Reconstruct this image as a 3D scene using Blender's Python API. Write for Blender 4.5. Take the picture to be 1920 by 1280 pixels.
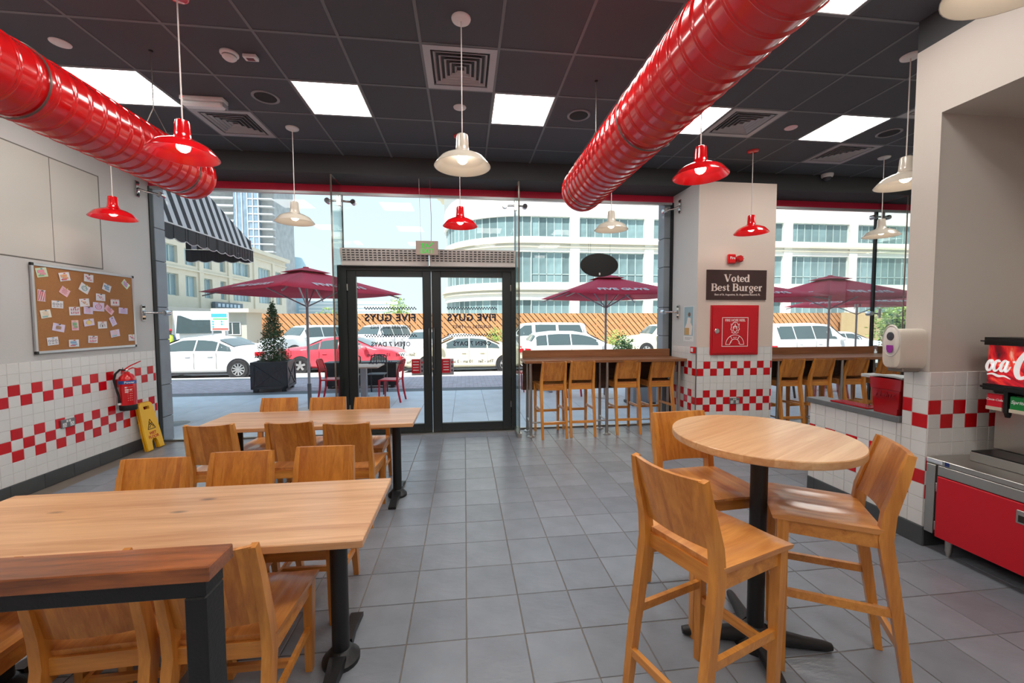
import bpy, bmesh, math, random
from mathutils import Vector, Matrix
random.seed(7)
PI = math.pi
scene = bpy.context.scene
C = scene.collection
for o in list(bpy.data.objects): bpy.data.objects.remove(o)

# ------------------------------------------------------------------ camera
FPX, YAW, PITCH, ROLL, CAMH = 755.51, .1167, -.0499, -.0036, 1.6123
fw = Vector((math.sin(YAW)*math.cos(PITCH), math.cos(YAW)*math.cos(PITCH), math.sin(PITCH)))
rt = Vector((math.cos(YAW), -math.sin(YAW), 0)); up = rt.cross(fw)
rt2 = rt*math.cos(ROLL)+up*math.sin(ROLL); up2 = up*math.cos(ROLL)-rt*math.sin(ROLL)
cd = bpy.data.cameras.new('camera'); cam = bpy.data.objects.new('camera', cd); C.objects.link(cam)
cd.sensor_width = 36; cd.sensor_fit = 'HORIZONTAL'; cd.lens = 36*FPX/1920; cd.clip_start = .05; cd.clip_end = 600
m = Matrix((rt2, up2, -fw)).transposed().to_4x4(); m.translation = (0, 0, CAMH); cam.matrix_world = m
scene.camera = cam

# ------------------------------------------------------------------ sky, sun, exposure
SKY_STRENGTH, SUN_STRENGTH, PANEL, BULB, EXPOSURE = 1.0, 5.6, 11.6, 12.0, .70
w = bpy.data.worlds.new('sky'); scene.world = w; w.use_nodes = True
nt = w.node_tree; nt.nodes.clear()
wo = nt.nodes.new('ShaderNodeOutputWorld'); bg = nt.nodes.new('ShaderNodeBackground')
tc = nt.nodes.new('ShaderNodeTexCoord'); sx = nt.nodes.new('ShaderNodeSeparateXYZ'); cr = nt.nodes.new('ShaderNodeValToRGB')
cr.color_ramp.elements[0].position = .0; cr.color_ramp.elements[0].color = (.58, .70, .735, 1)
cr.color_ramp.elements[1].position = .9; cr.color_ramp.elements[1].color = (.42, .60, .80, 1)
nt.links.new(tc.outputs['Generated'], sx.inputs[0]); nt.links.new(sx.outputs['Z'], cr.inputs[0])
nt.links.new(cr.outputs[0], bg.inputs[0]); bg.inputs[1].default_value = SKY_STRENGTH
nt.links.new(bg.outputs[0], wo.inputs[0])
sd = bpy.data.lights.new('sun', 'SUN'); sd.energy = SUN_STRENGTH; sd.angle = .009; sd.color = (1, .96, .9)
so = bpy.data.objects.new('sun', sd); C.objects.link(so)
so.rotation_euler = Vector((.25, .43, -.87)).to_track_quat('-Z', 'Y').to_euler(); so.location = (-20, -30, 40)
vs = scene.view_settings
scene.display_settings.display_device = 'sRGB'
vs.view_transform = 'Standard'; vs.look = 'None'; vs.gamma = 1; vs.use_curve_mapping = False; vs.exposure = EXPOSURE

# ------------------------------------------------------------------ materials
def S(r, g, b):
    return tuple(((c/255)/12.92 if c/255 <= .04045 else ((c/255+.055)/1.055)**2.4) for c in (r, g, b))+(1,)
MATS = {}
def mat(name, rgb, rough=.5, metal=0, bump=None, var=0, noise=None, emit=0, coat=0, spec=.5, trans=0):
    """plain procedural material; bump=(scale,strength); var = per-object brightness jitter; noise=(scale, amount)"""
    if name in MATS: return MATS[name]
    mm = bpy.data.materials.new(name); mm.use_nodes = True; n = mm.node_tree; b = n.nodes['Principled BSDF']
    col = S(*rgb); b.inputs['Base Color'].default_value = col
    b.inputs['Roughness'].default_value = rough; b.inputs['Metallic'].default_value = metal
    b.inputs['Specular IOR Level'].default_value = spec
    if coat: b.inputs['Coat Weight'].default_value = coat; b.inputs['Coat Roughness'].default_value = .08
    if trans: b.inputs['Transmission Weight'].default_value = trans
    if emit:
        b.inputs['Emission Color'].default_value = col; b.inputs['Emission Strength'].default_value = emit
    tcn = n.nodes.new('ShaderNodeTexCoord'); last = None
    if noise:
        t = n.nodes.new('ShaderNodeTexNoise'); t.inputs['Scale'].default_value = noise[0]; t.inputs['Detail'].default_value = 5
        n.links.new(tcn.outputs['Object'], t.inputs['Vector'])
        r = n.nodes.new('ShaderNodeMapRange'); r.inputs[1].default_value = .25; r.inputs[2].default_value = .75
        r.inputs[3].default_value = 1-noise[1]; r.inputs[4].default_value = 1+noise[1]
        n.links.new(t.outputs['Fac'], r.inputs[0]); last = r.outputs[0]
    if var:
        oi = n.nodes.new('ShaderNodeObjectInfo'); r = n.nodes.new('ShaderNodeMapRange')
        r.inputs[3].default_value = 1-var; r.inputs[4].default_value = 1+var
        n.links.new(oi.outputs['Random'], r.inputs[0])
        if last:
            mu = n.nodes.new('ShaderNodeMath'); mu.operation = 'MULTIPLY'
            n.links.new(last, mu.inputs[0]); n.links.new(r.outputs[0], mu.inputs[1]); last = mu.outputs[0]
        else: last = r.outputs[0]
    if last:
        hs = n.nodes.new('ShaderNodeHueSaturation'); hs.inputs['Color'].default_value = col
        n.links.new(last, hs.inputs['Value']); n.links.new(hs.outputs[0], b.inputs['Base Color'])
    if bump:
        t = n.nodes.new('ShaderNodeTexNoise'); t.inputs['Scale'].default_value = bump[0]; t.inputs['Detail'].default_value = 4
        mp = n.nodes.new('ShaderNodeMapping')
        if len(bump) > 2: mp.inputs['Scale'].default_value = bump[2]
        n.links.new(tcn.outputs['Object'], mp.inputs[0]); n.links.new(mp.outputs[0], t.inputs['Vector'])
        bu = n.nodes.new('ShaderNodeBump'); bu.inputs['Strength'].default_value = bump[1]; bu.inputs['Distance'].default_value = .01
        n.links.new(t.outputs['Fac'], bu.inputs['Height']); n.links.new(bu.outputs[0], b.inputs['Normal'])
    MATS[name] = mm; return mm
def wood(name, light, dark, stretch=(9, 9, .8), rough=.35, plank=None, contrast=1.0, coat=.0, knots=False):
    """grain runs along the axis with the small stretch; plank=(axis, width) gives glued staves of different tone"""
    if name in MATS: return MATS[name]
    mm = bpy.data.materials.new(name); mm.use_nodes = True; n = mm.node_tree; b = n.nodes['Principled BSDF']
    b.inputs['Roughness'].default_value = rough
    if coat: b.inputs['Coat Weight'].default_value = coat; b.inputs['Coat Roughness'].default_value = .15
    tcn = n.nodes.new('ShaderNodeTexCoord'); oi = n.nodes.new('ShaderNodeObjectInfo')
    ad = n.nodes.new('ShaderNodeVectorMath'); ad.operation = 'ADD'
    mu = n.nodes.new('ShaderNodeMath'); mu.operation = 'MULTIPLY'; mu.inputs[1].default_value = 37
    n.links.new(oi.outputs['Random'], mu.inputs[0])
    n.links.new(tcn.outputs['Object'], ad.inputs[0]); n.links.new(mu.outputs[0], ad.inputs[1])
    vec = ad.outputs[0]
    if plank:
        sp = n.nodes.new('ShaderNodeSeparateXYZ'); n.links.new(tcn.outputs['Object'], sp.inputs[0])
        dv = n.nodes.new('ShaderNodeMath'); dv.operation = 'DIVIDE'; dv.inputs[1].default_value = plank[1]
        n.links.new(sp.outputs['XYZ'.index(plank[0])], dv.inputs[0])
        fl = n.nodes.new('ShaderNodeMath'); fl.operation = 'FLOOR'; n.links.new(dv.outputs[0], fl.inputs[0])
        a2 = n.nodes.new('ShaderNodeMath'); a2.operation = 'ADD'; n.links.new(fl.outputs[0], a2.inputs[0]); n.links.new(mu.outputs[0], a2.inputs[1])
        wn = n.nodes.new('ShaderNodeTexWhiteNoise'); wn.noise_dimensions = '1D'; n.links.new(a2.outputs[0], wn.inputs['W'])
        sc = n.nodes.new('ShaderNodeVectorMath'); sc.operation = 'SCALE'; sc.inputs['Scale'].default_value = 11
        n.links.new(wn.outputs['Color'], sc.inputs[0])
        ad2 = n.nodes.new('ShaderNodeVectorMath'); ad2.operation = 'ADD'
        n.links.new(vec, ad2.inputs[0]); n.links.new(sc.outputs[0], ad2.inputs[1]); vec = ad2.outputs[0]
    mp = n.nodes.new('ShaderNodeMapping'); mp.inputs['Scale'].default_value = stretch; n.links.new(vec, mp.inputs[0])
    no = n.nodes.new('ShaderNodeTexNoise'); no.inputs['Scale'].default_value = 1.6; no.inputs['Detail'].default_value = 6; no.inputs['Distortion'].default_value = 1.2
    n.links.new(mp.outputs[0], no.inputs['Vector'])
    no2 = n.nodes.new('ShaderNodeTexNoise'); no2.inputs['Scale'].default_value = 14; no2.inputs['Detail'].default_value = 3
    n.links.new(mp.outputs[0], no2.inputs['Vector'])
    mx = n.nodes.new('ShaderNodeMath'); mx.operation = 'MULTIPLY_ADD'; mx.inputs[1].default_value = .3
    n.links.new(no2.outputs['Fac'], mx.inputs[0]); n.links.new(no.outputs['Fac'], mx.inputs[2])
    fac = mx.outputs[0]
    if plank:
        m3 = n.nodes.new('ShaderNodeMath'); m3.operation = 'MULTIPLY_ADD'; m3.inputs[1].default_value = .22
        n.links.new(wn.outputs['Value'], m3.inputs[0]); n.links.new(fac, m3.inputs[2]); fac = m3.outputs[0]
    ramp = n.nodes.new('ShaderNodeValToRGB'); k = .22/contrast; mid = .65+(.11 if plank else 0)
    ramp.color_ramp.elements[0].position = mid-k; ramp.color_ramp.elements[0].color = S(*light)
    ramp.color_ramp.elements[1].position = mid+k; ramp.color_ramp.elements[1].color = S(*dark)
    n.links.new(fac, ramp.inputs[0]); n.links.new(ramp.outputs[0], b.inputs['Base Color'])
    if knots:
        m4 = n.nodes.new('ShaderNodeMapping'); m4.inputs['Scale'].default_value = (1.5, 4.2, 1); n.links.new(ad.outputs[0], m4.inputs[0])
        vo = n.nodes.new('ShaderNodeTexVoronoi'); vo.inputs['Scale'].default_value = 1.1; vo.inputs['Randomness'].default_value = 1; n.links.new(m4.outputs[0], vo.inputs['Vector'])
        kr = n.nodes.new('ShaderNodeMapRange'); kr.inputs[1].default_value = .02; kr.inputs[2].default_value = .085; kr.inputs[3].default_value = 1; kr.inputs[4].default_value = 0; n.links.new(vo.outputs['Distance'], kr.inputs[0])
        kx = n.nodes.new('ShaderNodeMix'); kx.data_type = 'RGBA'; kx.inputs['B'].default_value = S(78, 58, 44); n.links.new(kr.outputs[0], kx.inputs['Factor']); n.links.new(ramp.outputs[0], kx.inputs['A']); n.links.new(kx.outputs['Result'], b.inputs['Base Color'])
    bu = n.nodes.new('ShaderNodeBump'); bu.inputs['Strength'].default_value = .08; bu.inputs['Distance'].default_value = .003
    n.links.new(no2.outputs['Fac'], bu.inputs['Height']); n.links.new(bu.outputs[0], b.inputs['Normal'])
    MATS[name] = mm; return mm
def glass(name, tint=(.95, .98, .97), refl=.9):
    mm = bpy.data.materials.new(name); mm.use_nodes = True; n = mm.node_tree; n.nodes.clear()
    o = n.nodes.new('ShaderNodeOutputMaterial'); mi = n.nodes.new('ShaderNodeMixShader'); t = n.nodes.new('ShaderNodeBsdfTransparent')
    g = n.nodes.new('ShaderNodeBsdfGlossy'); f = n.nodes.new('ShaderNodeFresnel'); mu = n.nodes.new('ShaderNodeMath'); mu.operation = 'MULTIPLY'
    t.inputs[0].default_value = tint+(1,); g.inputs['Roughness'].default_value = .0; f.inputs[0].default_value = 1.45; mu.inputs[1].default_value = refl
    n.links.new(f.outputs[0], mu.inputs[0]); n.links.new(mu.outputs[0], mi.inputs[0]); n.links.new(t.outputs[0], mi.inputs[1]); n.links.new(g.outputs[0], mi.inputs[2])
    n.links.new(mi.outputs[0], o.inputs[0]); MATS[name] = mm; return mm
def emis(name, rgb, strength):
    if name in MATS: return MATS[name]
    mm = bpy.data.materials.new(name); mm.use_nodes = True; n = mm.node_tree; n.nodes.clear()
    o = n.nodes.new('ShaderNodeOutputMaterial'); e = n.nodes.new('ShaderNodeEmission'); e.inputs[0].default_value = S(*rgb); e.inputs[1].default_value = strength
    n.links.new(e.outputs[0], o.inputs[0]); MATS[name] = mm; return mm

paint = mat('wall_paint', (208, 206, 204), .6, bump=(60, .05))
paint_dim = mat('wall_paint_dimmed', (196, 187, 178), .6, bump=(60, .05))  # wall paint darkened and warmed: weaker light on the right wall, put into colour
paint_warm = mat('wall_paint_warm', (222, 204, 192), .6, bump=(60, .05))
black_paint = mat('ceiling_black_paint', (60, 61, 63), .7, bump=(80, .1))
ceil_tile = mat('ceiling_tile_black', (80, 84, 91), .75, bump=(180, .25), var=.06)
ceil_bar = mat('ceiling_bar_black', (112, 115, 120), .5)
red_band = mat('red_band', (222, 44, 76), .35)
alu = mat('aluminium_strip', (190, 188, 190), .35, .6)
white_tile = mat('white_glazed_tile', (226, 224, 221), .18, var=.02, bump=(6, .05))
red_tile = mat('red_glazed_tile', (205, 12, 24), .15, var=.06, bump=(6, .05))
grout = mat('pale_grout', (196, 192, 186), .8)
base_tile = mat('charcoal_skirting_tile', (72, 74, 76), .45, var=.08, noise=(9, .12))
floor_tile = mat('slate_floor_tile', (130, 134, 142), .27, var=.10, noise=(5, .10), bump=(13, .35, (1, 2.6, 1)))
floor_grout = mat('floor_grout', (116, 106, 96), .85)
steel = mat('brushed_steel', (190, 186, 180), .3, 1, bump=(40, .05, (1, 1, 14)))
chrome = mat('chrome', (215, 215, 215), .12, 1)
black_metal = mat('black_powder_coat', (26, 27, 29), .45, bump=(120, .12))
door_metal = mat('charcoal_door_frame', (38, 42, 43), .38)
black_plastic = mat('black_plastic', (18, 18, 19), .35)
rubber = mat('black_rubber', (14, 14, 15), .7)
red_paint = mat('red_gloss_paint', (212, 14, 22), .16, coat=.6)
red_duct = mat('red_duct_paint', (214, 16, 20), .2, coat=.7)
white_enamel = mat('cream_enamel', (204, 194, 180), .2, coat=.5)
white_plastic = mat('white_plastic', (232, 230, 230), .35)
cream_plastic = mat('cream_plastic', (214, 204, 190), .3)
oak = wood('oak_chair', (228, 156, 70), (182, 110, 38), (9, 9, .9), .34, contrast=.9, coat=.25)
oak_h = wood('oak_horizontal', (230, 158, 72), (184, 110, 40), (.9, 9, 9), .34, contrast=.9, coat=.25)
oak_seat = wood('oak_seat', (232, 164, 92), (192, 118, 56), (9, .9, 9), .3, ('X', .07), .9, coat=.3)
oak_back = wood('oak_back', (222, 148, 62), (178, 102, 34), (10, 10, .8), .32, ('X', .055), .9, coat=.25)
oak_top = wood('oak_table_top', (226, 176, 128), (188, 130, 84), (.55, 8, 8), .3, ('Y', .09), .85, coat=.25, knots=True)
oak_round = wood('oak_round_top', (232, 190, 142), (200, 142, 90), (.6, 8, 8), .3, ('Y', .1), .8, coat=.25)
walnut = wood('dark_stained_wood', (178, 104, 54), (92, 52, 32), (1.0, 8, 8), .28, contrast=1.1, coat=.4)
counter_wood = wood('counter_laminate', (166, 112, 74), (124, 76, 46), (.6, 10, 10), .35, contrast=.8)
panel_wood = wood('dark_panel_wood', (96, 62, 42), (60, 36, 22), (.6, 10, 10), .5, contrast=.8)
pane_glass = glass('clear_pane', (.98, .99, .99), .35)
fin_glass = glass('fin_glass', (.90, .96, .94), .5)
edge_glass = mat('green_glass_edge', (120, 150, 145), .15)
pane_lamp = emis('light_panel_glow', (255, 252, 245), PANEL)
bulb_glow = emis('bulb_glow', (255, 240, 222), BULB)

# ------------------------------------------------------------------ mesh helpers
class MB:
    def __init__(s): s.v = []; s.f = []
    def add(s, vs, fs):
        k = len(s.v); s.v += [tuple(q) for q in vs]; s.f += [tuple(i+k for i in q) for q in fs]; return s
    def box(s, x0, x1, y0, y1, z0, z1):
        return s.add([(x0,y0,z0),(x1,y0,z0),(x1,y1,z0),(x0,y1,z0),(x0,y0,z1),(x1,y0,z1),(x1,y1,z1),(x0,y1,z1)],
                     [(0,3,2,1),(4,5,6,7),(0,1,5,4),(1,2,6,5),(2,3,7,6),(3,0,4,7)])
    def obox(s, c, ux, uy, uz):
        """box from centre and three half-axis vectors"""
        c, ux, uy, uz = map(Vector, (c, ux, uy, uz)); vs = []
        for k in (-1, 1):
            for i, j in ((-1,-1),(1,-1),(1,1),(-1,1)): vs.append(c+ux*i+uy*j+uz*k)
        return s.add(vs, [(0,3,2,1),(4,5,6,7),(0,1,5,4),(1,2,6,5),(2,3,7,6),(3,0,4,7)])
    def cbox(s, x0, x1, y0, y1, z0, z1, c=.004, seg=1):
        """box with chamfered edges"""
        bm = bmesh.new(); M4 = Matrix.Diagonal((x1-x0, y1-y0, z1-z0, 1)); M4.translation = ((x0+x1)/2, (y0+y1)/2, (z0+z1)/2)
        bmesh.ops.create_cube(bm, size=1, matrix=M4); bmesh.ops.bevel(bm, geom=bm.edges[:], offset=c, segments=seg, affect='EDGES')
        return s.bm(bm)
    def bm(s, bm):
        bm.verts.index_update(); s.add([q.co.copy() for q in bm.verts], [[q.index for q in f.verts] for f in bm.faces]); bm.free(); return s
    def loft(s, rings, closed=True, cap=True):
        n = len(rings[0]); k = len(s.v)
        for r in rings: s.v += [tuple(q) for q in r]
        for i in range(len(rings)-1):
            for j in range(n if closed else n-1):
                a = k+i*n+j; b = k+i*n+(j+1) % n; s.f.append((a, b, b+n, a+n))
        if cap and closed:
            s.f.append(tuple(k+j for j in range(n))[::-1]); s.f.append(tuple(k+(len(rings)-1)*n+j for j in range(n)))
        return s
    def tube(s, pts, r, n=8, cap=True):
        pts = [Vector(p) for p in pts]; rings = []
        rr = r if isinstance(r, (list, tuple)) else [r]*len(pts); prev = None
        for i, p in enumerate(pts):
            d = ((pts[min(i+1, len(pts)-1)]-pts[max(i-1, 0)])).normalized()
            if prev is None:
                a = Vector((0,0,1)) if abs(d.z) < .9 else Vector((1,0,0)); u = d.cross(a).normalized()
            else:
                u = (prev-d*prev.dot(d)); u = u.normalized() if u.length > 1e-6 else d.orthogonal().normalized()
            prev = u; v = d.cross(u)
            rings.append([p+(u*math.cos(2*PI*k/n)+v*math.sin(2*PI*k/n))*rr[i] for k in range(n)])
        return s.loft(rings, True, cap)
    def bar(s, p0, p1, w0, d0, w1=None, d1=None, side=(1,0,0)):
        """rectangular tapered bar; w along side, d across"""
        p0, p1 = Vector(p0), Vector(p1); d = (p1-p0).normalized(); u = Vector(side); u = (u-d*u.dot(d)).normalized(); v = d.cross(u)
        w1 = w0 if w1 is None else w1; d1 = d0 if d1 is None else d1
        q = lambda p, a, b: [p-u*a/2-v*b/2, p+u*a/2-v*b/2, p+u*a/2+v*b/2, p-u*a/2+v*b/2]
        return s.loft([q(p0, w0, d0), q(p1, w1, d1)])
    def path_bar(s, pts, ws, ds, side=(1,0,0)):
        rings = []
        pts = [Vector(p) for p in pts]
        for i, p in enumerate(pts):
            d = (pts[min(i+1, len(pts)-1)]-pts[max(i-1, 0)]).normalized(); u = Vector(side); u = (u-d*u.dot(d)).normalized(); v = d.cross(u)
            a, b = ws[i], ds[i]; rings.append([p-u*a/2-v*b/2, p+u*a/2-v*b/2, p+u*a/2+v*b/2, p-u*a/2+v*b/2])
        return s.loft(rings)
    def lathe(s, prof, n=24, c=(0,0,0), axis='z', cap=False):
        rings = []
        for r, z in prof:
            ring = []
            for k in range(n):
                a = 2*PI*k/n; x, y = r*math.cos(a), r*math.sin(a)
                q = {'z': (x, y, z), 'y': (x, z, -y), 'x': (z, x, y)}[axis]
                ring.append((q[0]+c[0], q[1]+c[1], q[2]+c[2]))
            rings.append(ring)
        return s.loft(rings, True, cap)
    def prism(s, poly, z0, z1, plane='xy'):
        f = {'xy': lambda a, b, c: (a, b, c), 'xz': lambda a, b, c: (a, c, b), 'yz': lambda a, b, c: (c, a, b)}[plane]
        return s.loft([[f(a, b, z0) for a, b in poly], [f(a, b, z1) for a, b in poly]])
    def sphere(s, c, r, n=12, m=8, sc=(1,1,1)):
        return s.lathe([(max(1e-4, r*math.sin(PI*i/m)), -r*math.cos(PI*i/m)*sc[2]) for i in range(m+1)], n, c)
    def quad(s, a, b, c, d): return s.add([a, b, c, d], [(0,1,2,3)])
    def mesh(s, name, material, smooth=None):
        me = bpy.data.meshes.new(name); me.from_pydata(s.v, [], s.f); me.update()
        bm = bmesh.new(); bm.from_mesh(me); bmesh.ops.recalc_face_normals(bm, faces=bm.faces[:]); bm.to_mesh(me); bm.free()
        me.materials.append(material)
        if smooth is not None:
            for p in me.polygons: p.use_smooth = True
            me.set_sharp_from_angle(angle=math.radians(smooth))
        return me
    def build(s, name, material, parent=None, smooth=None, loc=None, rot=None):
        return ob(name, s.mesh(name, material, smooth), parent, loc, rot)
def ob(name, me, parent=None, loc=None, rot=None):
    o = bpy.data.objects.new(name, me); C.objects.link(o)
    if parent: o.parent = parent
    if loc: o.location = loc
    if rot: o.rotation_euler = rot
    return o
def tag(o, label=None, cat=None, group=None, kind=None):
    if label: o['label'] = label
    if cat: o['category'] = cat
    if group: o['group'] = group
    if kind: o['kind'] = kind
    return o
def thing(name, label, cat, loc=(0,0,0), rz=0, group=None):
    o = bpy.data.objects.new(name, None); C.objects.link(o); o.location = loc; o.rotation_euler = (0, 0, rz); o.empty_display_size = .1
    return tag(o, label, cat, group)
def struct(o): o['kind'] = 'structure'; return o
def copy_tree(o, parent=None):
    c = o.copy(); C.objects.link(c)
    if parent: c.parent = parent
    for ch in list(o.children): copy_tree(ch, c)
    return c
def place(proto, used, loc, rz, label):
    """first use moves the prototype itself, later ones copy it with its parts"""
    o = proto if not used else copy_tree(proto); used.append(1)
    o.location = loc; o.rotation_euler = (0, 0, rz); o['label'] = label; return o
def text(name, s, size, material, parent=None, loc=(0,0,0), rot=(0,0,0), align='CENTER', bold=0, ext=.0006, sx=1, space=1, shear=0):
    cu = bpy.data.curves.new(name, 'FONT'); cu.body = s; cu.size = size; cu.align_x = align; cu.align_y = 'CENTER'; cu.offset = bold*size; cu.extrude = ext
    cu.space_character = space; cu.shear = shear; cu.resolution_u = 3
    t = bpy.data.objects.new(name, cu); C.objects.link(t)
    me = bpy.data.meshes.new_from_object(t.evaluated_get(bpy.context.evaluated_depsgraph_get())); bpy.data.objects.remove(t); bpy.data.curves.remove(cu)
    me.name = name; me.materials.clear(); me.materials.append(material)
    if sx != 1: me.transform(Matrix.Diagonal((sx, 1, 1, 1)))
    return ob(name, me, parent, loc, rot)
def proj(x, y, z):
    q = Vector((x, y, z-CAMH)); d = q.dot(fw)
    if d < .05: return None
    return 960+FPX*q.dot(rt2)/d, 640-FPX*q.dot(up2)/d
def in_view(x, y, z, mrg=60):
    q = proj(x, y, z); return q is not None and -mrg < q[0] < 1920+mrg and -mrg < q[1] < 1280+mrg
# ================================================================== THE SETTING
XL, YG, ZC, XR, XE, YP = -4.1, 5.93, 3.73, 3.235, 8.0, 2.62     # left wall, glass line, ceiling, right wall, far right end, pillar back
FX, FY, FT = -.0052, 1.9875, .3
# ---- floor
fl = struct(MB().box(XL-.15, XE, -3.1, 6.0, -.12, -.004).build('floor', floor_grout))
def tile_mesh(name, w, d, h, m_, ch=.003, below=.0):
    """tile lying flat, top at z=0; w x d, h thick, softened rim"""
    a, b = w/2, d/2
    return MB().loft([[(-a,-b,-h),(a,-b,-h),(a,b,-h),(-a,b,-h)], [(-a,-b,-ch),(a,-b,-ch),(a,b,-ch),(-a,b,-ch)],
                      [(-a+ch,-b+ch,0),(a-ch,-b+ch,0),(a-ch,b-ch,0),(-a+ch,b-ch,0)]]).mesh(name, m_)
ft_me = tile_mesh('tile', FT-.005, FT-.005, .012, floor_tile, .002)
cells = []
for i in range(-14, 28):
    for j in range(-18, 14):
        x, y = FX+FT*(i+.5), FY+FT*(j+.5)
        if x < XL+.05 or x > XE or y > 5.9 or y < -3: continue
        if y < YP and x > XR+.75: continue
        cells.append((x, y))
vis = [c for c in cells if in_view(c[0], c[1], 0, 40) and c[1] > .6]
vis.sort(key=lambda c: c[0]**2+c[1]**2); near = set(vis[:300])
for x, y in vis[:300]:
    ob('tile', ft_me, fl, (x, y, random.uniform(-.0006, .0006)))
mb = MB(); a = FT/2-.0025
for x, y in cells:
    if (x, y) in near: continue
    mb.add([(x-a,y-a,0),(x+a,y-a,0),(x+a,y+a,0),(x-a,y+a,0),(x-a,y-a,-.01),(x+a,y-a,-.01),(x+a,y+a,-.01),(x-a,y+a,-.01)], [(0,1,2,3),(0,4,5,1),(1,5,6,2),(2,6,7,3),(3,7,4,0)])
tag(mb.build('far_tiles', floor_tile, fl), kind='stuff')

# ---- wall tiles
TP = .1007; TTOP = 1.246
WT = {}
def wtile(m_, w_, h_):
    k = (m_.name, round(w_, 4), round(h_, 4))
    if k not in WT:
        a, b, c = w_/2, h_/2, .0025
        WT[k] = MB().loft([[(-a,.006,-b),(a,.006,-b),(a,.006,b),(-a,.006,b)], [(-a,c,-b),(a,c,-b),(a,c,b),(-a,c,b)], [(-a+c,0,-b+c),(a-c,0,-b+c),(a-c,0,b-c),(-a+c,0,b-c)]]).mesh('tile', m_)
    return WT[k]
RED_ROWS = {2: 0, 3: 1, 6: 0, 7: 1, 8: 0}
def tile_field(parent, face, plane, lines, rows=range(11), par=0, red_shift=0, rows_at=None):
    """face '+x','-x','-y'; lines = sorted list of (start, end, k) along the wall; one tile object each"""
    for (s0, s1, k) in lines:
        for r in (rows if rows_at is None else rows_at(s0, s1)):
            red = r in RED_ROWS and (k+RED_ROWS[r]+par) % 2 == 0
            me = wtile(red_tile if red else white_tile, s1-s0-.002, TP-.002)
            z = TTOP-(r+.5)*TP; mid = (s0+s1)/2
            loc, rz = {'+x': ((plane, mid, z), PI/2), '-x': ((plane, mid, z), -PI/2), '-y': ((mid, plane, z), 0)}[face]
            ob('tile', me, parent, loc, (0, 0, rz))
def tile_lines(a, b, origin):
    out = []; k = math.floor((a-origin)/TP+1e-6)
    while True:
        s0, s1 = max(a, origin+k*TP), min(b, origin+(k+1)*TP)
        if s0 >= b-1e-6: break
        if s1-s0 > .008: out.append((s0, s1, k))
        k += 1
    return out
# left wall
wl = struct(MB().box(XL-.16, XL-.006, -3.1, 5.90, -.1, ZC).build('wall_left', paint))
MB().box(XL-.007, XL-.004, -3.0, 5.87, .13, TTOP).build('grout_bed', grout, wl)
tile_field(wl, '+x', XL, tile_lines(3.41, 5.87, 4.117), par=0)
for nm, m_, want in (('far_white_tiles', white_tile, False), ('far_red_tiles', red_tile, True)):
    mb = MB()
    for (s0, s1, k) in tile_lines(-3.0, 3.41, 4.117):
        for r in range(11):
            red = r in RED_ROWS and (k+RED_ROWS[r]) % 2 == 0
            if red == want: z = TTOP-r*TP; mb.box(XL-.006, XL, s0+.001, s1-.001, z-TP+.001, z-.001)
    tag(mb.build(nm, m_, wl), kind='stuff')
# flush panels in the left wall
pn = mat('painted_panel', (206, 202, 194), .5)
for y0, y1 in ((4.075, 4.609), (4.617, 5.15)):
    MB().cbox(XL-.012, XL-.001, y0, y1, 2.23, 3.258, .003).build('panel', pn, wl)
MB().box(XL-.0065, XL-.0045, 4.06, 5.165, 2.22, 3.27).build('panel_gap', mat('shadow_gap', (120, 116, 110), .8), wl)
bb = struct(MB().box(XL-.006, XL-.001, -3, 5.88, 0, .14).build('baseboard_left', floor_grout))
sk = {}
def skirt(parent, face, plane, a, b, origin, L=.3):
    k = math.floor((a-origin)/L)
    while origin+k*L < b:
        s0, s1 = max(a, origin+k*L), min(b, origin+(k+1)*L); k += 1
        if s1-s0 < .02: continue
        q = round(s1-s0, 3)
        if q not in sk:
            c = .003; aa = q/2-.001
            sk[q] = MB().loft([[(-aa,.012,0),(aa,.012,0),(aa,.012,.14),(-aa,.012,.14)], [(-aa,c,0),(aa,c,0),(aa,c,.138),(-aa,c,.138)], [(-aa+c,0,.002),(aa-c,0,.002),(aa-c,0,.136),(-aa+c,0,.136)]]).mesh('skirting_tile', base_tile)
        mid = (s0+s1)/2
        loc, rz = {'+x': ((plane, mid, 0), PI/2), '-x': ((plane, mid, 0), -PI/2), '-y': ((mid, plane, 0), 0)}[face]
        ob('skirting_tile', sk[q], parent, loc, (0, 0, rz))
skirt(bb, '+x', XL+.009, -3, 5.87, 4.377)
# back wall
struct(MB().box(XL-.16, XE, -3.25, -3.1, -.1, ZC).build('wall_back', paint))
# right: pillar, alcove, header, half wall
XA = 4.02; ZA = 3.02; YA0 = .1
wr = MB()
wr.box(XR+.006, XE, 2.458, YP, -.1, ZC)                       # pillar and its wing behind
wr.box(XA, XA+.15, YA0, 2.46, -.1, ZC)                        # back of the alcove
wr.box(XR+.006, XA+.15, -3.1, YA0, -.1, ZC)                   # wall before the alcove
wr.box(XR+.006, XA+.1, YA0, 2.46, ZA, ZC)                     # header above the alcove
wr = struct(wr.build('wall_right', paint_dim))
MB().box(XR, XR+.007, -3.0, YP, 3.512, ZC-.002).build('upper_band', black_paint, wr)
MB().box(XR, XR+.006, 2.452, YP+.001, 1.25, 3.512).build('skim_left', paint_dim, wr)
MB().box(XR, XR+.006, YA0, 2.452, ZA, 3.512).build('skim_header', paint_dim, wr)
MB().box(XR+.002, XR+.006, 2.455, 2.615, .13, TTOP).build('grout_bed', grout, wr)
MB().box(XR+.003, XA-.002, 2.452, 2.458, .13, TTOP).build('grout_bed', grout, wr)
def pill(s0, s1): return range(11)
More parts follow.
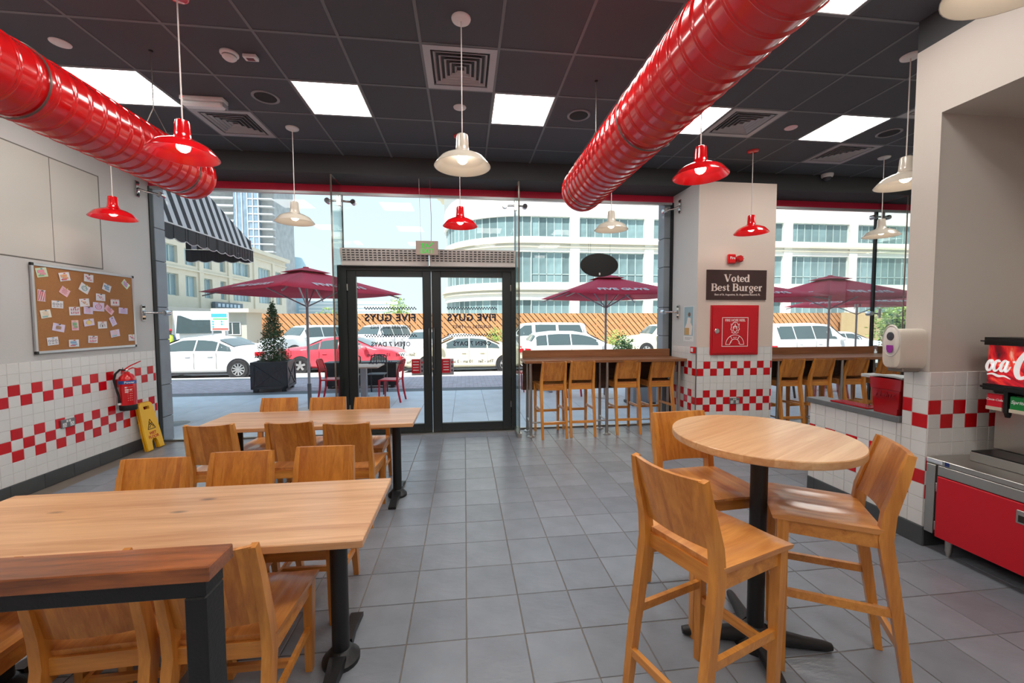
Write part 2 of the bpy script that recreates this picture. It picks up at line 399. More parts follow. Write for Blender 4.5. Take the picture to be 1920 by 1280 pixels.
tile_field(wr, '-x', XR, [(2.452, 2.552, 0), (2.552, 2.618, 1)], par=0+1-1+1)
tile_field(wr, '-y', 2.448, tile_lines(XR+.004, XA-.01, XR+.004), par=0)
struct(MB().box(XR+.003, XR+.006, 2.45, 3.42, 0, .14).build('baseboard_right', floor_grout))
bbr = bpy.data.objects['baseboard_right']
skirt(bbr, '-x', XR-.009, 2.44, 3.42, 2.44); skirt(bbr, '-y', 2.439, XR-.004, XA, XR-.004)
wh = struct(MB().box(XR+.006, XR+.15, YP, 3.42, -.1, .842).build('wall_half', grout))
tile_field(wh, '-x', XR, [(s0, s1, k) for (s0, s1, k) in tile_lines(YP, 3.42, 2.552-TP)], rows=range(4, 11), par=1)
tile_field(wh, '-y', 3.4, [], rows=[])
cap = mat('grey_stone_cap', (106, 108, 110), .35, noise=(14, .1))
MB().cbox(XR-.02, XR+.17, YP+.001, 3.445, .843, .888, .004).build('stone_cap', cap, wh)
# column between the windows
CX0, CX1, CY = 3.175, 4.32, 5.22
wc = struct(MB().box(CX0+.006, CX1-.006, CY+.006, 6.0, -.1, 3.5).build('wall_column', grout))
MB().box(CX0, CX1, CY, CY+.007, TTOP, 3.5).build('front_skim', paint_warm, wc)
MB().box(CX0-.0005, CX0+.007, CY+.002, 5.91, TTOP, 3.5).build('side_skim', paint, wc)
MB().box(CX1-.007, CX1, CY+.002, 5.91, .0, 3.5).build('side_skim', paint, wc)
tile_field(wc, '-y', CY, tile_lines(CX0+.002, CX1-.002, 3.187), par=1)
tile_field(wc, '-x', CX0, [(CY+.004+i*TP, CY+.004+(i+1)*TP, i) for i in range(6)]+[(CY+.004+6*TP, 5.9, 6)], par=1)
MB().box(CX0-.004, CX0+.006, CY-.004, CY+.006, .14, TTOP).build('corner_trim', mat('grey_trim', (120, 120, 120), .4, .5), wc)
bbc = struct(MB().box(CX0+.002, CX1-.002, CY+.002, CY+.005, 0, .14).build('baseboard_column', floor_grout))
skirt(bbc, '-y', CY-.009, CX0-.008, CX1+.008, CX0-.008); skirt(bbc, '-x', CX0-.009, CY+.004, 5.9, CY+.004)
# far right end of the room
struct(MB().box(XE, XE+.15, 2.46, 6.0, -.1, ZC).build('wall_end', paint))

# ---- ceiling
ce = struct(MB().box(XL-.16, XE+.15, -3.25, 6.1, ZC+.012, ZC+.16).build('ceiling', black_paint))
GX, GY, GP, YF = -.3141, 3.2308, .6, 5.45
LIGHTS = [(i, j) for j in (1, -2, -5, -8) for i in (-5, -2, 1, 4, 7, 10) if not (j < 0 and i > 4)]
DIFF = [(0, 0), (-4, 2), (5, 1), (8, 2), (8, 0), (-3, -4), (2, -4), (-5, -7), (4, -7)]
ctm = {}
def room_has(x, y): return XL < x < XE and y < YF and (y > YP or x < XR)
bars = MB(); far = MB(); nvis = 0
for i in range(-7, 15):
    for j in range(-11, 4):
        x0, y0 = GX+GP*i, GY+GP*j; x1, y1 = x0+GP, y0+GP
        cx0, cx1, cy0, cy1 = max(x0, XL), min(x1, XE), max(y0, -3.1), min(y1, YF)
        if cy0 < YP < cy1 and cx0 >= XR-.1: cy0 = YP
        if cy1 <= YP+.01: cx1 = min(cx1, XR)
        if cx1-cx0 < .03 or cy1-cy0 < .03: continue
        bars.box(x0-.011, x0+.011, cy0, cy1, ZC-.003, ZC+.01) if x0 >= XL else None
        bars.box(cx0, cx1, y0-.011, y0+.011, ZC-.0032, ZC+.01) if y0 > -3 else None
        if (i, j) in LIGHTS or (i, j) in DIFF: continue
        w_, d_ = cx1-cx0-.024, cy1-cy0-.024; cx, cy = (cx0+cx1)/2, (cy0+cy1)/2
        q = (round(w_, 3), round(d_, 3))
        if q not in ctm: ctm[q] = MB().box(-w_/2, w_/2, -d_/2, d_/2, 0, .012).mesh('ceiling_tile', ceil_tile)
        ob('ceiling_tile', ctm[q], ce, (cx, cy, ZC))
bars.build('ceiling_grid', ceil_bar, ce)
# ceiling light panels
frame_w = mat('white_light_frame', (220, 220, 220), .4)
def cell(i, j): return GX+GP*(i+.5), GY+GP*(j+.5)
lp_frame = MB()
for a0, a1, b0, b1 in ((-.288,.288,-.288,-.278), (-.288,.288,.278,.288), (-.288,-.278,-.278,.278), (.278,.288,-.278,.278)): lp_frame.box(a0, a1, b0, b1, -.004, .01)
lp_frame = lp_frame.mesh('frame', frame_w); lp_diff = MB().box(-.278, .278, -.278, .278, -.001, .008).mesh('diffuser', pane_lamp)
pos_word = {(-5, 1): 'beside the left red duct', (-2, 1): 'left of the door, above the far table', (1, 1): 'above the door side aisle, right of the square vent',
            (4, 1): 'half hidden behind the right red duct', (7, 1): 'right of the column, beside the round speaker', (4, -2): 'cut by the top edge beside the right red duct'}
for (i, j) in LIGHTS:
    x, y = cell(i, j)
    if not room_has(x, y): continue
    lab = 'square white ceiling light panel '+pos_word.get((i, j), 'behind the viewpoint, out of the picture')
    t = thing('ceiling_light', lab, 'light panel', (x, y, ZC), 0, 'ceiling light panels' if (i, j) in pos_word else 'ceiling light panels behind the viewpoint')
    ob('frame', lp_frame, t); ob('diffuser', lp_diff, t)
# square louvred vents
vent_grey = mat('vent_grey', (178, 177, 181), .4, .1); vent_dark = mat('vent_dark', (20, 20, 22), .6)
vback = MB().box(-.24, .24, -.24, .24, .03, .04).mesh('backing', vent_dark)
vf = MB()
for s0, s1 in ((.29, .235),):
    r0 = [(-s0,-s0,-.006),(s0,-s0,-.006),(s0,s0,-.006),(-s0,s0,-.006)]; r1 = [(-s1,-s1,-.004),(s1,-s1,-.004),(s1,s1,-.004),(-s1,s1,-.004)]; r2 = [(-s1,-s1,.03),(s1,-s1,.03),(s1,s1,.03),(-s1,s1,.03)]; r3 = [(-s0,-s0,.03),(s0,-s0,.03),(s0,s0,.03),(-s0,s0,.03)]
    vf.loft([r0, r1, r2, r3], cap=False)
vframe = vf.mesh('frame', vent_grey)
lou = []
for k in range(5):
    s1 = .215-k*.042; s0 = s1-.03; ring = lambda s, z: [(-s,-s,z),(s,-s,z),(s,s,z),(-s,s,z)]
    lou.append(MB().loft([ring(s1, -.004), ring(s1-.005, -.004), ring(s0, .028), ring(s0+.006, .03), ring(s1, -.004)], cap=False).mesh('louvre', vent_grey))
vw = {(0, 0): 'above the white centre pendant lamp', (-4, 2): 'near the left duct end', (5, 1): 'right of the right duct, behind a red pendant', (8, 2): 'above the small dome camera', (8, 0): 'cut off by the right pillar'}
for (i, j) in DIFF:
    x, y = cell(i, j)
    if not room_has(x, y): continue
    t = thing('ceiling_vent', 'square grey louvred ceiling vent '+vw.get((i, j), 'behind the viewpoint, out of the picture'), 'vent', (x, y, ZC), 0, 'ceiling vents' if (i, j) in vw else 'ceiling vents behind the viewpoint')
    ob('frame', vframe, t); ob('backing', vback, t)
    for l in lou: ob('louvre', l, t)

# ---- head of the window wall
struct(MB().box(XL-.1, XE, YF, 6.1, 3.5, ZC+.01).build('trim_1', black_paint))                 # black soffit box
struct(MB().box(XL-.1, XE, 5.905, 5.95, 3.405, 3.5).build('trim_2', red_band))
struct(MB().box(XL-.1, XE, 5.9, 5.955, 3.372, 3.405).build('trim_3', alu))
# ---- glazing
def window(nm, x0, x1, z0, z1):
    wdw = struct(MB().box(x0, x1, YG, YG+.012, z0, z1).build(nm, pane_glass)); return wdw
seal = mat('black_seal', (14, 16, 18), .5)
w1 = window('window_1', XL+.0, -1.69, .02, 3.372); MB().box(XL-.03, XL+.006, 5.885, 5.945, 0, 3.4).build('seal', seal, w1); MB().box(XL, -1.76, 5.91, 5.95, 0, .02).build('floor_channel', steel, w1)
w2 = window('window_2', -1.67, .735, 2.40, 3.372)
w3 = window('window_3', .755, 3.155, .02, 3.372); MB().box(3.155, 3.176, 5.885, 5.95, 0, 3.4).build('seal', seal, w3); MB().box(.78, 3.1, 5.91, 5.95, 0, .02).build('floor_channel', steel, w3)
w4 = window('window_4', CX1, 6.69, .02, 3.372); MB().box(6.675, 6.71, 5.915, 5.955, 0, 3.4).build('seal', seal, w4)
w5 = window('window_5', 6.71, XE, .02, 3.372); MB().box(6.71, XE, 5.91, 5.96, .0, .9).build('low_panel', door_metal, w5)
for nm, o in (('window_1', w1), ('window_3', w3)): pass
MB().box(-1.69, -1.67, 5.925, 5.945, 2.4, 3.372).build('seal', seal, w2); MB().box(.735, .755, 5.925, 5.945, 2.4, 3.372).build('seal', seal, w2)
# glass fins standing square to the panes
for x, lab in ((-1.68, 'tall clear glass fin at the left side of the door'), (.742, 'tall clear glass fin between the door and the window counter'), (6.70, 'tall clear glass fin beyond the column by the right pillar')):
    t = thing('glass_fin', lab, 'glass fin', (x, 0, 0), 0, 'glass fins along the window')
    MB().box(-.0095, .0095, 5.475, 5.915, .01, 3.495).build('pane', fin_glass, t)
    MB().box(-.0098, .0098, 5.468, 5.4755, .01, 3.495).build('polished_edge', mat('polished_glass_edge', (150, 140, 132), .12, .6), t)
    MB().box(-.03, .03, 5.46, 5.91, 0, .06).build('floor_shoe', steel, t)
# spider fittings
def spider(x, z, arms, wall, lab):
    t = thing('spider_fitting', lab, 'glass fitting', (x, 5.86, z), 0, 'steel spider fittings')
    if wall == 'fin':
        MB().cbox(-.024, .024, -.045, -.02, -.075, .075, .006).build('plate', chrome, t)
    else:
        s_ = 1 if wall == 'left' else -1
        MB().cbox(min(0, s_*.018), max(0, s_*.018), -.20, -.14, -.10, .10, .006).build('plate', chrome, t)
        for dz in (-.075, .075): MB().lathe([(.001, 0), (.014, 0), (.014, .012), (.001, .012)], 10, (s_*.018 if s_ > 0 else s_*.03, -.17, dz), 'x').build('bolt', black_metal, t)
    for dx, dz in arms:
        y0 = -.03 if wall == 'fin' else -.17
        MB().tube([(0 if wall == 'fin' else dx*.1, y0, 0), (dx*.45, y0*.7, dz), (dx, -.01, dz)], [.017, .014, .016], 8).build('arm', chrome, t, 50)
        MB().lathe([(.001, -.035), (.032, -.035), (.037, -.025), (.037, .05), (.025, .06), (.001, .06)], 12, (dx, 0, dz), 'y').build('clamp', chrome, t, 40)
spider(-1.68, 3.27, ((-.17, 0), (.17, -.01)), 'fin', 'steel spider fitting on the fin left of the door')
spider(.742, 3.27, ((-.15, 0), (.14, 0)), 'fin', 'steel spider fitting on the fin right of the door')
spider(6.70, 3.27, ((-.13, 0), (.12, .0)), 'fin', 'upper steel spider fitting on the fin beyond the column')
spider(6.70, 1.72, ((-.13, 0), ), 'fin', 'lower steel spider fitting on the fin beyond the column')
spider(XL+.002, 3.30, ((.16, -.02), ), 'left', 'upper steel glass bracket on the left wall below the duct')
spider(XL+.002, 1.74, ((.16, 0), ), 'left', 'lower steel glass bracket on the left wall beside the cork board')
spider(CX0-.002, 3.29, ((-.15, -.02), ), 'right', 'upper steel glass bracket on the column side')
spider(CX0-.002, 1.745, ((-.15, 0), ), 'right', 'lower steel glass bracket on the column side above the poster')

# ---- entrance door
d1 = struct(MB().box(-1.745, -1.625, 5.85, 6.0, 0, 2.385).box(.68, .745, 5.85, 6.0, 0, 2.385).box(-1.745, .745, 5.852, 6.0, 2.33, 2.40).build('door_1', door_metal))
for (a0, g0, g1, a1, side) in ((-1.622, -1.502, -.592, -.474, 'left'), (-.466, -.334, .549, .677, 'right')):
    lf = MB(); lf.cbox(a0, g0, 5.87, 5.93, .02, 2.33, .004); lf.cbox(g1, a1, 5.87, 5.93, .02, 2.33, .004); lf.cbox(g0, g1, 5.871, 5.929, 2.245, 2.33, .004); lf.cbox(g0, g1, 5.871, 5.929, .02, .138, .004)
    lf = lf.build('door_leaf', door_metal, d1)
    MB().box(g0, g1, 5.897, 5.905, .138, 2.245).build('pane', pane_glass, lf)
    hx = a1-.03 if side == 'left' else a0+.03
    MB().tube([(hx, 5.855, .86), (hx, 5.835, .88), (hx, 5.835, 1.50), (hx, 5.855, 1.52)], .011, 8).build('pull_handle', mat('dark_steel', (84, 88, 90), .35, .6), lf, 50)
    for hz in (.35, 2.05): MB().lathe([(.011, 0), (.011, .09)], 8, ((a0+.005 if side == 'left' else a1-.005), 5.862, hz), cap=True).build('hinge', steel, lf, 50)
MB().box(-1.745, .745, 5.80, 6.02, 0, .018).build('threshold', steel, d1)
MB().lathe([(.012, -.004), (.012, .01)], 10, (-.455, 5.866, .93), 'y', True).build('lock', chrome, d1, 50)
# printed film on the panes (reads from outside)
ink = mat('dark_blue_film', (52, 54, 74), .5); redfilm = mat('red_sticker', (190, 14, 38), .5); whitefilm = mat('white_sticker', (225, 225, 225), .5); greyfilm = mat('grey_sticker', (150, 150, 155), .5)
ROT_OUT = (PI/2, 0, PI)
for gx0, gx1, last, days in ((-1.502, -.592, 'Sun - Wed    10 am - 1 am', 0), (-.334, .549, 'Thu - Sat    10 am - 3 am', 1)):
    cxm = (gx0+gx1)/2; yk = 5.9085
    t = tag(bpy.data.objects.new('door_lettering', None), 'dark blue reversed shop lettering and opening hours on the %s door pane' % ('left' if days == 0 else 'right'), 'lettering', 'lettering on the door panes'); C.objects.link(t); t.location = (cxm, yk, 0)
    for zz in (1.785, 1.395):
        ck = MB()
        for k in range(38):
            ck.box(-.36+k*.019, -.36+k*.019+.019, -.0004, .0004, zz+(0 if k % 2 else .019), zz+(.019 if k % 2 else .038))
        ck.build('checker_strip', ink, t)
    text('lettering', 'FIVE GUYS', .142, ink, t, (0, 0, 1.665), ROT_OUT, bold=.04, sx=.98, space=1.12)
    text('lettering', 'BURGERS and FRIES', .066, ink, t, (0, 0, 1.535), ROT_OUT, bold=.018, sx=.95, space=1.06)
    text('lettering', 'OPEN 7 DAYS', .088, ink, t, (.0, 0, 1.29), ROT_OUT, bold=.025, sx=.95, space=1.08)
    if days == 0: text('lettering', 'Sun - Wed    10 am - 1 am', .062, ink, t, (0, 0, 1.14), ROT_OUT, bold=.022)
    text('lettering', 'Thu - Sat    10 am - 3 am', .062, ink, t, (0, 0, 1.03), ROT_OUT, bold=.022)
    x0 = gx1-.17 if days == 0 else gx0
    st = thing('door_sticker', 'red and grey notice sticker low on the %s door pane' % ('left' if days == 0 else 'right'), 'sticker', (x0, 5.894, .84), 0, 'notice stickers on the door')
    MB().box(0, .17, -.0006, .0006, -.0, .235).build('backing', greyfilm, st); MB().box(.0, .12, -.0012, -.0004, .03, .235).build('red_panel', redfilm, st)
    for q in range(4): MB().box(.02, .10, -.0016, -.001, .07+q*.04, .08+q*.04).build('print_line', whitefilm, st)
    for q, c_ in enumerate((ink, ink, redfilm)): MB().box(.135, .157, -.0012, -.0004, .05+q*.06, .08+q*.06).build('print_mark', c_, st)
# slotted air-curtain grille over the door
grille = mat('grille_grey', (206, 198, 194), .45, 0)
for x0, x1, lab in ((-1.66, -.495, 'left half of the grey slotted air curtain over the door'), (-.475, .725, 'right half of the grey slotted air curtain over the door')):
    t = thing('air_curtain', lab, 'air curtain', (x0, 5.85, 2.385), 0, 'air curtain units over the door')
    L = x1-x0; pf = [(0, 0), (-.10, 0), (-.10, .05), (-.115, .10), (-.135, .16), (-.145, .225), (0, .225)]
    MB().prism(pf, 0, L, 'yz').build('housing', grille, t)
    def sl_y(z): return -.10-(z-.05)*.045/.175-.006 if z > .05 else -.10
    sm = MB().box(-.019, .019, -.003, .003, -.006, .006).mesh('slot', vent_dark); n = int(L/.058)
    for r in range(5):
        z = .072+r*.031
        for k in range(n): 
            y = {0: -.1075, 1: -.117, 2: -.1288, 3: -.1378, 4: -.1418}[r]
            ob('slot', sm, t, (.05+k*.058, y, z), (-.25, 0, 0))
# hanging exit sign
t = thing('exit_sign', 'small hanging exit sign with green Arabic and English lettering above the door', 'exit sign', (-.495, 5.6, 2.51))
MB().cbox(-.148, .148, -.012, .012, 0, .19, .004).build('panel', mat('exit_panel', (178, 156, 146), .4), t)
green = mat('exit_green', (20, 200, 60), .5, emit=.35)
text('lettering', 'EXIT', .085, green, t, (0, -.013, .05), (PI/2, 0, 0), bold=.01)
ar = MB()                                        # Arabic word drawn with pen strokes, right to left
def pen(pts, r=.006): ar.tube([(x_, -.0135, z_) for x_, z_ in pts], r, 6)
pen([(.085, .148), (.068, .156), (.052, .150), (.062, .140), (.040, .128), (.030, .128), (.022, .116), (.008, .104)])
pen([(-.002, .138), (-.008, .147), (-.016, .142), (-.012, .133), (-.003, .135), (-.006, .122), (-.022, .108)])
pen([(-.035, .146), (-.055, .152), (-.075, .147), (-.052, .138), (-.072, .122), (-.066, .104), (-.045, .102), (-.032, .108)])
ar.sphere((.060, -.0135, .170), .007, 8, 6); ar.sphere((-.052, -.0135, .122), .006, 8, 6)
ar.build('arabic_lettering', green, t)
MB().tube([(-.08, 0, .19), (-.09, .0, .7), (-.09, -.12, 1.215)], .0025, 6).build('wire', steel, t)
MB().tube([(.055, 0, .19), (.06, .01, .5), (.05, 0, .8), (.05, -.12, 1.215)], .0035, 6).build('power_cord', mat('red_cord', (150, 40, 50), .5), t)
# oval hanging sign, back view
t = thing('oval_sign', 'black oval sign hanging on wires in the counter window', 'sign', (1.945, 5.7, 2.42))
MB().lathe([(.001, -.012), (.280, -.012), (.284, -.006), (.284, .006), (.28, .012), (.001, .012)], 40, axis='y').build('board', black_plastic, t, 40).scale = (1, 1, .6)
MB().cbox(-.01, .012, -.02, -.012, -.145, -.11, .002).build('switch', white_plastic, t)
for dx in (-.16, -.13, .16): MB().tube([(dx, 0, .13), (dx, -.01, 1.078)], .0015, 5).build('wire', black_plastic, t)
# grey stone facing outside, next to the panes
stone = mat('grey_facade_stone', (150, 154, 160), .6, noise=(4, .12), var=.06)
for nm, x0, x1 in (('wall_outer_left', XL-2.4, XL+.005), ('wall_outer_column', 3.06, 4.36)):
    pw = struct(MB().box(x0+.01, x1-.01, 5.965, 6.13, -.3, 3.45).build(nm, mat('dark_joint', (60, 62, 66), .8)))
    z = -.3; k = 0
    while z < 3.45:
        h = .44 if k % 2 else .62
        MB().cbox(x0, x1, 5.955, 6.15, z+.004, min(z+h, 3.5)-.004, .006).build('stone_block', stone, pw); z += h; k += 1
struct(MB().box(-14, 14, -8, 6.15, 3.92, 12.2).build('wall_upper', stone))
struct(MB().box(XL-10, XL-2.4, -8, 6.1, -.3, 3.92).build('wall_outer', stone))
struct(MB().box(XE+.15, XE+6, -8, 6.1, -.3, 3.92).build('wall_outer_right', stone))
# ================================================================== FURNITURE
def seat_mesh(w_f, w_b, y0, y1, z, th, m_, dip=.016):
    nx, ny = 14, 10; top = []; bot = []
    for j in range(ny+1):
        v = j/ny; y = y0+(y1-y0)*v; hw = (w_b+(w_f-w_b)*v)/2; rt_ = []; rb = []
        for i in range(nx+1):
            u = -1+2*i/nx
            g = math.exp(-((abs(u)-.45)/.28)**2)*math.sin(PI*min(1, max(0, (v-.06)/.98)))**.7   # two hollows
            lip = .008*max(0, v-.85)/.15
            e = .004 if (abs(u) > .97 or v < .03 or v > .97) else 0
            rt_.append((hw*u, y, z-dip*g*(1-.25*max(0, (v-.7)/.3))-lip-e)); rb.append((hw*u*.985, y0+(y1-y0)*(.015+.97*v), z-th))
        top.append(rt_); bot.append(rb)
    mb = MB(); n = nx+1
    for r in top: mb.v += r
    for r in bot: mb.v += r
    off = n*(ny+1)
    for j in range(ny):
        for i in range(nx):
            a = j*n+i; mb.f.append((a, a+1, a+n+1, a+n)); mb.f.append((off+a, off+a+n, off+a+n+1, off+a+1))
    for i in range(nx): mb.f.append((i, off+i, off+i+1, i+1)); k = ny*n+i; mb.f.append((k, k+1, off+k+1, off+k))
    for j in range(ny): k = j*n; mb.f.append((k, k+n, off+k+n, off+k)); k += nx; mb.f.append((k, off+k, off+k+n, k+n))
    return mb
def make_chair(name, cat, sh, top, tall, group):
    """faces +y; origin on the floor under the seat centre"""
    t = thing(name, '', cat, (0, 0, 0), 0, group)
    yb = -.185
    seat_mesh(.41, .375, yb-.005, .21, sh, .028, oak_seat).build('seat', oak_seat, t, 40)
    za, zb = sh-.028, sh-.09
    MB().box(-.165, .165, .155, .177, zb, za).build('front_rail', oak_h, t); MB().box(-.155, .155, yb-.012, yb+.010, zb, za).build('rear_rail', oak_h, t)
    for s in (-1, 1): MB().bar((s*.168, yb+.0, (za+zb)/2), (s*.172, .165, (za+zb)/2), .022, .062, side=(1,0,0)).build('side_rail', oak_h, t)
    foot = -.30 if tall else -.275; toe = .155
    lean = -.075
    for s in (-1, 1):
        MB().path_bar([(s*.17, foot, 0), (s*.171, foot*.62+yb*.38, sh*.42), (s*.168, yb-.012, sh-.05), (s*.166, yb-.022, sh+.06), (s*.163, yb+lean*.7-.012, top-.1), (s*.160, yb+lean-.012, top)],
                      [.030, .036, .038, .036, .030, .024], [.030, .040, .050, .046, .038, .028]).build('leg', oak, t, 35)
        MB().bar((s*.17, toe, 0), (s*.173, .165, za), .030, .032, .042, .046).build('leg', oak, t)
    # curved back board
    z0, z1 = sh+(.045 if tall else .055), top; nx, nz = 12, 6; mb = MB(); F = []; B = []
    for j in range(nz+1):
        v = j/nz; z = z0+(z1-z0)*v; q = (z-sh-.06)/(top-sh-.06); yc = yb-.034+lean*q*1.0
        a = .156; rf = []; rb = []
        for i in range(nx+1):
            u = -1+2*i/nx; cv = .022*(u*u)
            rf.append((a*u*(1+.0*v), yc+.012+cv-.004, z-(.006*(1-u*u) if j == nz else 0))); rb.append((a*u, yc-.006+cv-.004, z-(.006*(1-u*u) if j == nz else 0)))
        F.append(rf); B.append(rb)
    rings = [f+b[::-1] for f, b in zip(F, B)]
    MB().loft(rings).build('backrest', oak_back, t, 30)
    st = []
    if tall:
        for s in (-1, 1): st.append(((s*.171, foot*.55+yb*.45, sh*.52), (s*.171, toe+.005, sh*.50), .02, .034))
        st.append(((-.165, foot*.8+yb*.2, .215), (.165, foot*.8+yb*.2, .215), .034, .02))
        st.append(((-.165, toe+.003, .30), (.165, toe+.003, .30), .034, .024))
    else:
        for s in (-1, 1): st.append(((s*.171, foot*.7+yb*.3, .19), (s*.171, toe+.003, .20), .018, .03))
        st.append(((-.168, -.03, .195), (.168, -.03, .195), .03, .018))
    for a_, b_, w_, d_ in st:
        along_x = abs(a_[1]-b_[1]) < .01
        MB().bar(a_, b_, w_, d_, side=(1,0,0) if not along_x else (0,0,1)).build('stretcher', oak_h, t)
    if tall: MB().box(-.15, .15, toe+.014, toe+.02, .314, .318).build('foot_plate', steel, t)
    return t
CH = make_chair('dining_chair', 'chair', .455, .835, False, 'oak dining chairs at the two long tables'); used = []
row = ('at the aisle end', 'in the middle', 'at the left wall end')
for nm, y, rz, xs in (('on the window side of the nearer long table', 2.31, PI, (-.88, -1.33, -1.765)),
                      ('on the viewer side of the farther long table', 3.47, 0, (-.905, -1.375, -1.95)),
                      ('on the window side of the farther long table', 4.10, PI, (-.965, -1.40, -1.90)),
                      ('on the viewer side of the nearer long table', 1.74, 0, (-.90, -1.33, -1.83))):
    for k, x in enumerate(xs):
        dy = {2.31: (.03, -.015, -.08), 3.47: (-.0, .085, .08), 4.10: (-.08, -.03, 0), 1.74: (0, .01, -.02)}[y][k]
        place(CH, used, (x, y+dy, 0), rz+random.uniform(-.04, .04), 'oak chair %s, %s' % (nm, row[k]))
# ---- the two long tables
def long_table(label, x0, x1, y0, y1, legs):
    t = thing('dining_table', label, 'table', ((x0+x1)/2, (y0+y1)/2, 0), 0, 'long oak dining tables')
    hx, hy = (x1-x0)/2, (y1-y0)/2
    MB().cbox(-hx, hx, -hy, hy, .718, .752, .004).build('table_top', oak_top, t)
    for by_ in (-hy+.1, hy-.13): MB().box(-hx+.06, hx-.1, by_, by_+.03, .70, .718).build('under_batten', black_metal, t)
    for lx in legs:
        lx -= (x0+x1)/2
        MB().lathe([(.039, .03), (.039, .70)], 24, (lx, 0, 0), cap=True).build('pedestal', black_metal, t, 40)
        MB().cbox(lx-.06, lx+.06, -.24, .24, .70, .717, .003).build('top_plate', black_metal, t)
        b = MB()
        b.lathe([(.001, .0), (.085, .0), (.085, .02), (.06, .045), (.048, .06), (.039, .065), (.001, .065)], 20, (lx, 0, 0))
        for s in (-1, 1): b.path_bar([(lx, s*.05, .035), (lx, s*.16, .03), (lx, s*.29, .012)], [.075, .055, .065], [.05, .035, .02])
        b.build('foot', black_metal, t, 40)
    return t
long_table('long oak table nearer the viewer with two black pedestals', -2.24, -.41, 1.61, 2.25, (-.60, -2.02))
long_table('long oak table farther back beside the entrance door', -2.215, -.445, 3.46, 4.09, (-.635, -2.0))
# ---- narrow dark ledge table in the foreground
t = thing('ledge_table', 'narrow dark stained wooden ledge on a black square steel frame in the foreground', 'table', (-.645, 1.12, 0))
MB().cbox(-1.55, 0, -.055, .055, .959, 1.0, .003).build('table_top', walnut, t)
for lx in (-.045, -1.5):
    MB().cbox(lx-.026, lx+.026, -.04, .04, 0, .911, .004).build('leg', black_metal, t)
MB().cbox(-1.526, -.019, -.0395, .0395, .911, .9585, .003).build('frame_rail', black_metal, t)
# ---- round bar table
t = thing('round_table', 'round oak bar table on a black pedestal among three stools', 'table', (1.43, 1.79, 0), .5)
MB().lathe([(.001, 1.02), (.385, 1.02), (.398, 1.026), (.40, 1.032), (.40, 1.056), (.397, 1.06), (.001, 1.06)], 64).build('table_top', oak_round, t, 30)
MB().lathe([(.038, .04), (.038, 1.0)], 24, cap=True).build('pedestal', black_metal, t, 40)
MB().cbox(-.17, .17, -.17, .17, 1.0, 1.019, .004).build('top_plate', black_metal, t)
b = MB(); b.lathe([(.001, 0), (.10, 0), (.10, .02), (.075, .05), (.055, .085), (.038, .10), (.001, .10)], 24)
for k in range(4):
    a = PI/4+k*PI/2; d = Vector((math.cos(a), math.sin(a), 0)); b.tube([d*.05+Vector((0,0,.05)), d*.12+Vector((0,0,.04)), d*.22+Vector((0,0,.03)), d*.32+Vector((0,0,.024)), d*.345+Vector((0,0,.023))], [.045, .036, .028, .023, .017], 12)
b.build('cross_base', black_metal, t, 40)
# ---- bar stools
ST = make_chair('bar_stool', 'stool', .745, 1.06, True, 'oak bar stools'); used = []
def face(fx, fy): return math.atan2(-fx, fy)
def stool(bx, by, f, label):
    f = Vector(f).normalized(); place(ST, used, (bx+f.x*.272, by+f.y*.272, 0), face(f.x, f.y), label)
stool(.755, 1.424, (.936, .352), 'oak bar stool nearest the viewer, back turned, left of the round table')
stool(1.285, 2.30, (.07, -.997), 'oak bar stool on the window side of the round table')
stool(1.892, 1.555, (-.85, .53), 'oak bar stool on the right side of the round table by the half wall')
for k, (x, y, r_) in enumerate(((1.21, 5.36, .05), (1.622, 5.40, 0), (2.30, 5.44, -.02), (2.83, 5.47, .02))):
    stool(x, y, (math.sin(-r_), math.cos(r_)), 'oak bar stool at the door side window counter, %s from the door' % ('first', 'second', 'third', 'fourth')[k])
for k, (x, y, r_) in enumerate(((4.68, 5.24, .0), (5.17, 5.24, .06), (5.74, 5.26, 0), (6.27, 5.24, -.04))):
    stool(x, y, (math.sin(-r_), math.cos(r_)), 'oak bar stool at the window counter right of the column, %s from the column' % ('first', 'second', 'third', 'fourth')[k])
# ---- window counters
def counter(x0, x1, yf, legs, label, splash_end):
    t = thing('window_counter', label, 'counter', (x0, 0, 0), 0, 'window counters')
    L = x1-x0
    MB().cbox(0, L, yf, 5.878, 1.032, 1.07, .004).build('counter_top', counter_wood, t)
    MB().cbox(.03, splash_end-x0, 5.862, 5.88, 1.071, 1.185, .003).build('upstand', counter_wood, t)
    MB().box(.03, L-.06, 5.84, 5.858, .60, 1.03).build('front_panel', panel_wood, t)
    for lx in legs:
        for ly in (yf+.07, 5.80):
            MB().lathe([(.022, .012), (.022, 1.03)], 14, (lx-x0, ly, 0), cap=True).build('post', steel, t, 40)
            MB().lathe([(.055, 0), (.055, .008), (.035, .02), (.022, .022)], 16, (lx-x0, ly, 0), cap=True).build('foot_flange', steel, t, 40)
        MB().tube([(lx-x0, yf+.09, .2), (lx-x0, 5.79, .2)], .012, 8).build('cross_rail', steel, t, 50)
    MB().tube([(legs[0]-x0, yf+.07, .2), (legs[-1]-x0, yf+.07, .2)], .0125, 8).build('foot_rail', steel, t, 50)
counter(.81, 3.16, 5.42, (.905, 2.0, 3.08), 'brown wooden window counter on steel posts between the door and the column', 3.13)
counter(4.335, 6.685, 5.24, (4.5, 5.52, 6.6), 'brown wooden window counter on steel posts right of the column', 6.675)
counter(6.715, 7.9, 5.24, (7.0, 7.7), 'end piece of the brown window counter beyond the last glass fin', 7.85)
MB_ = None
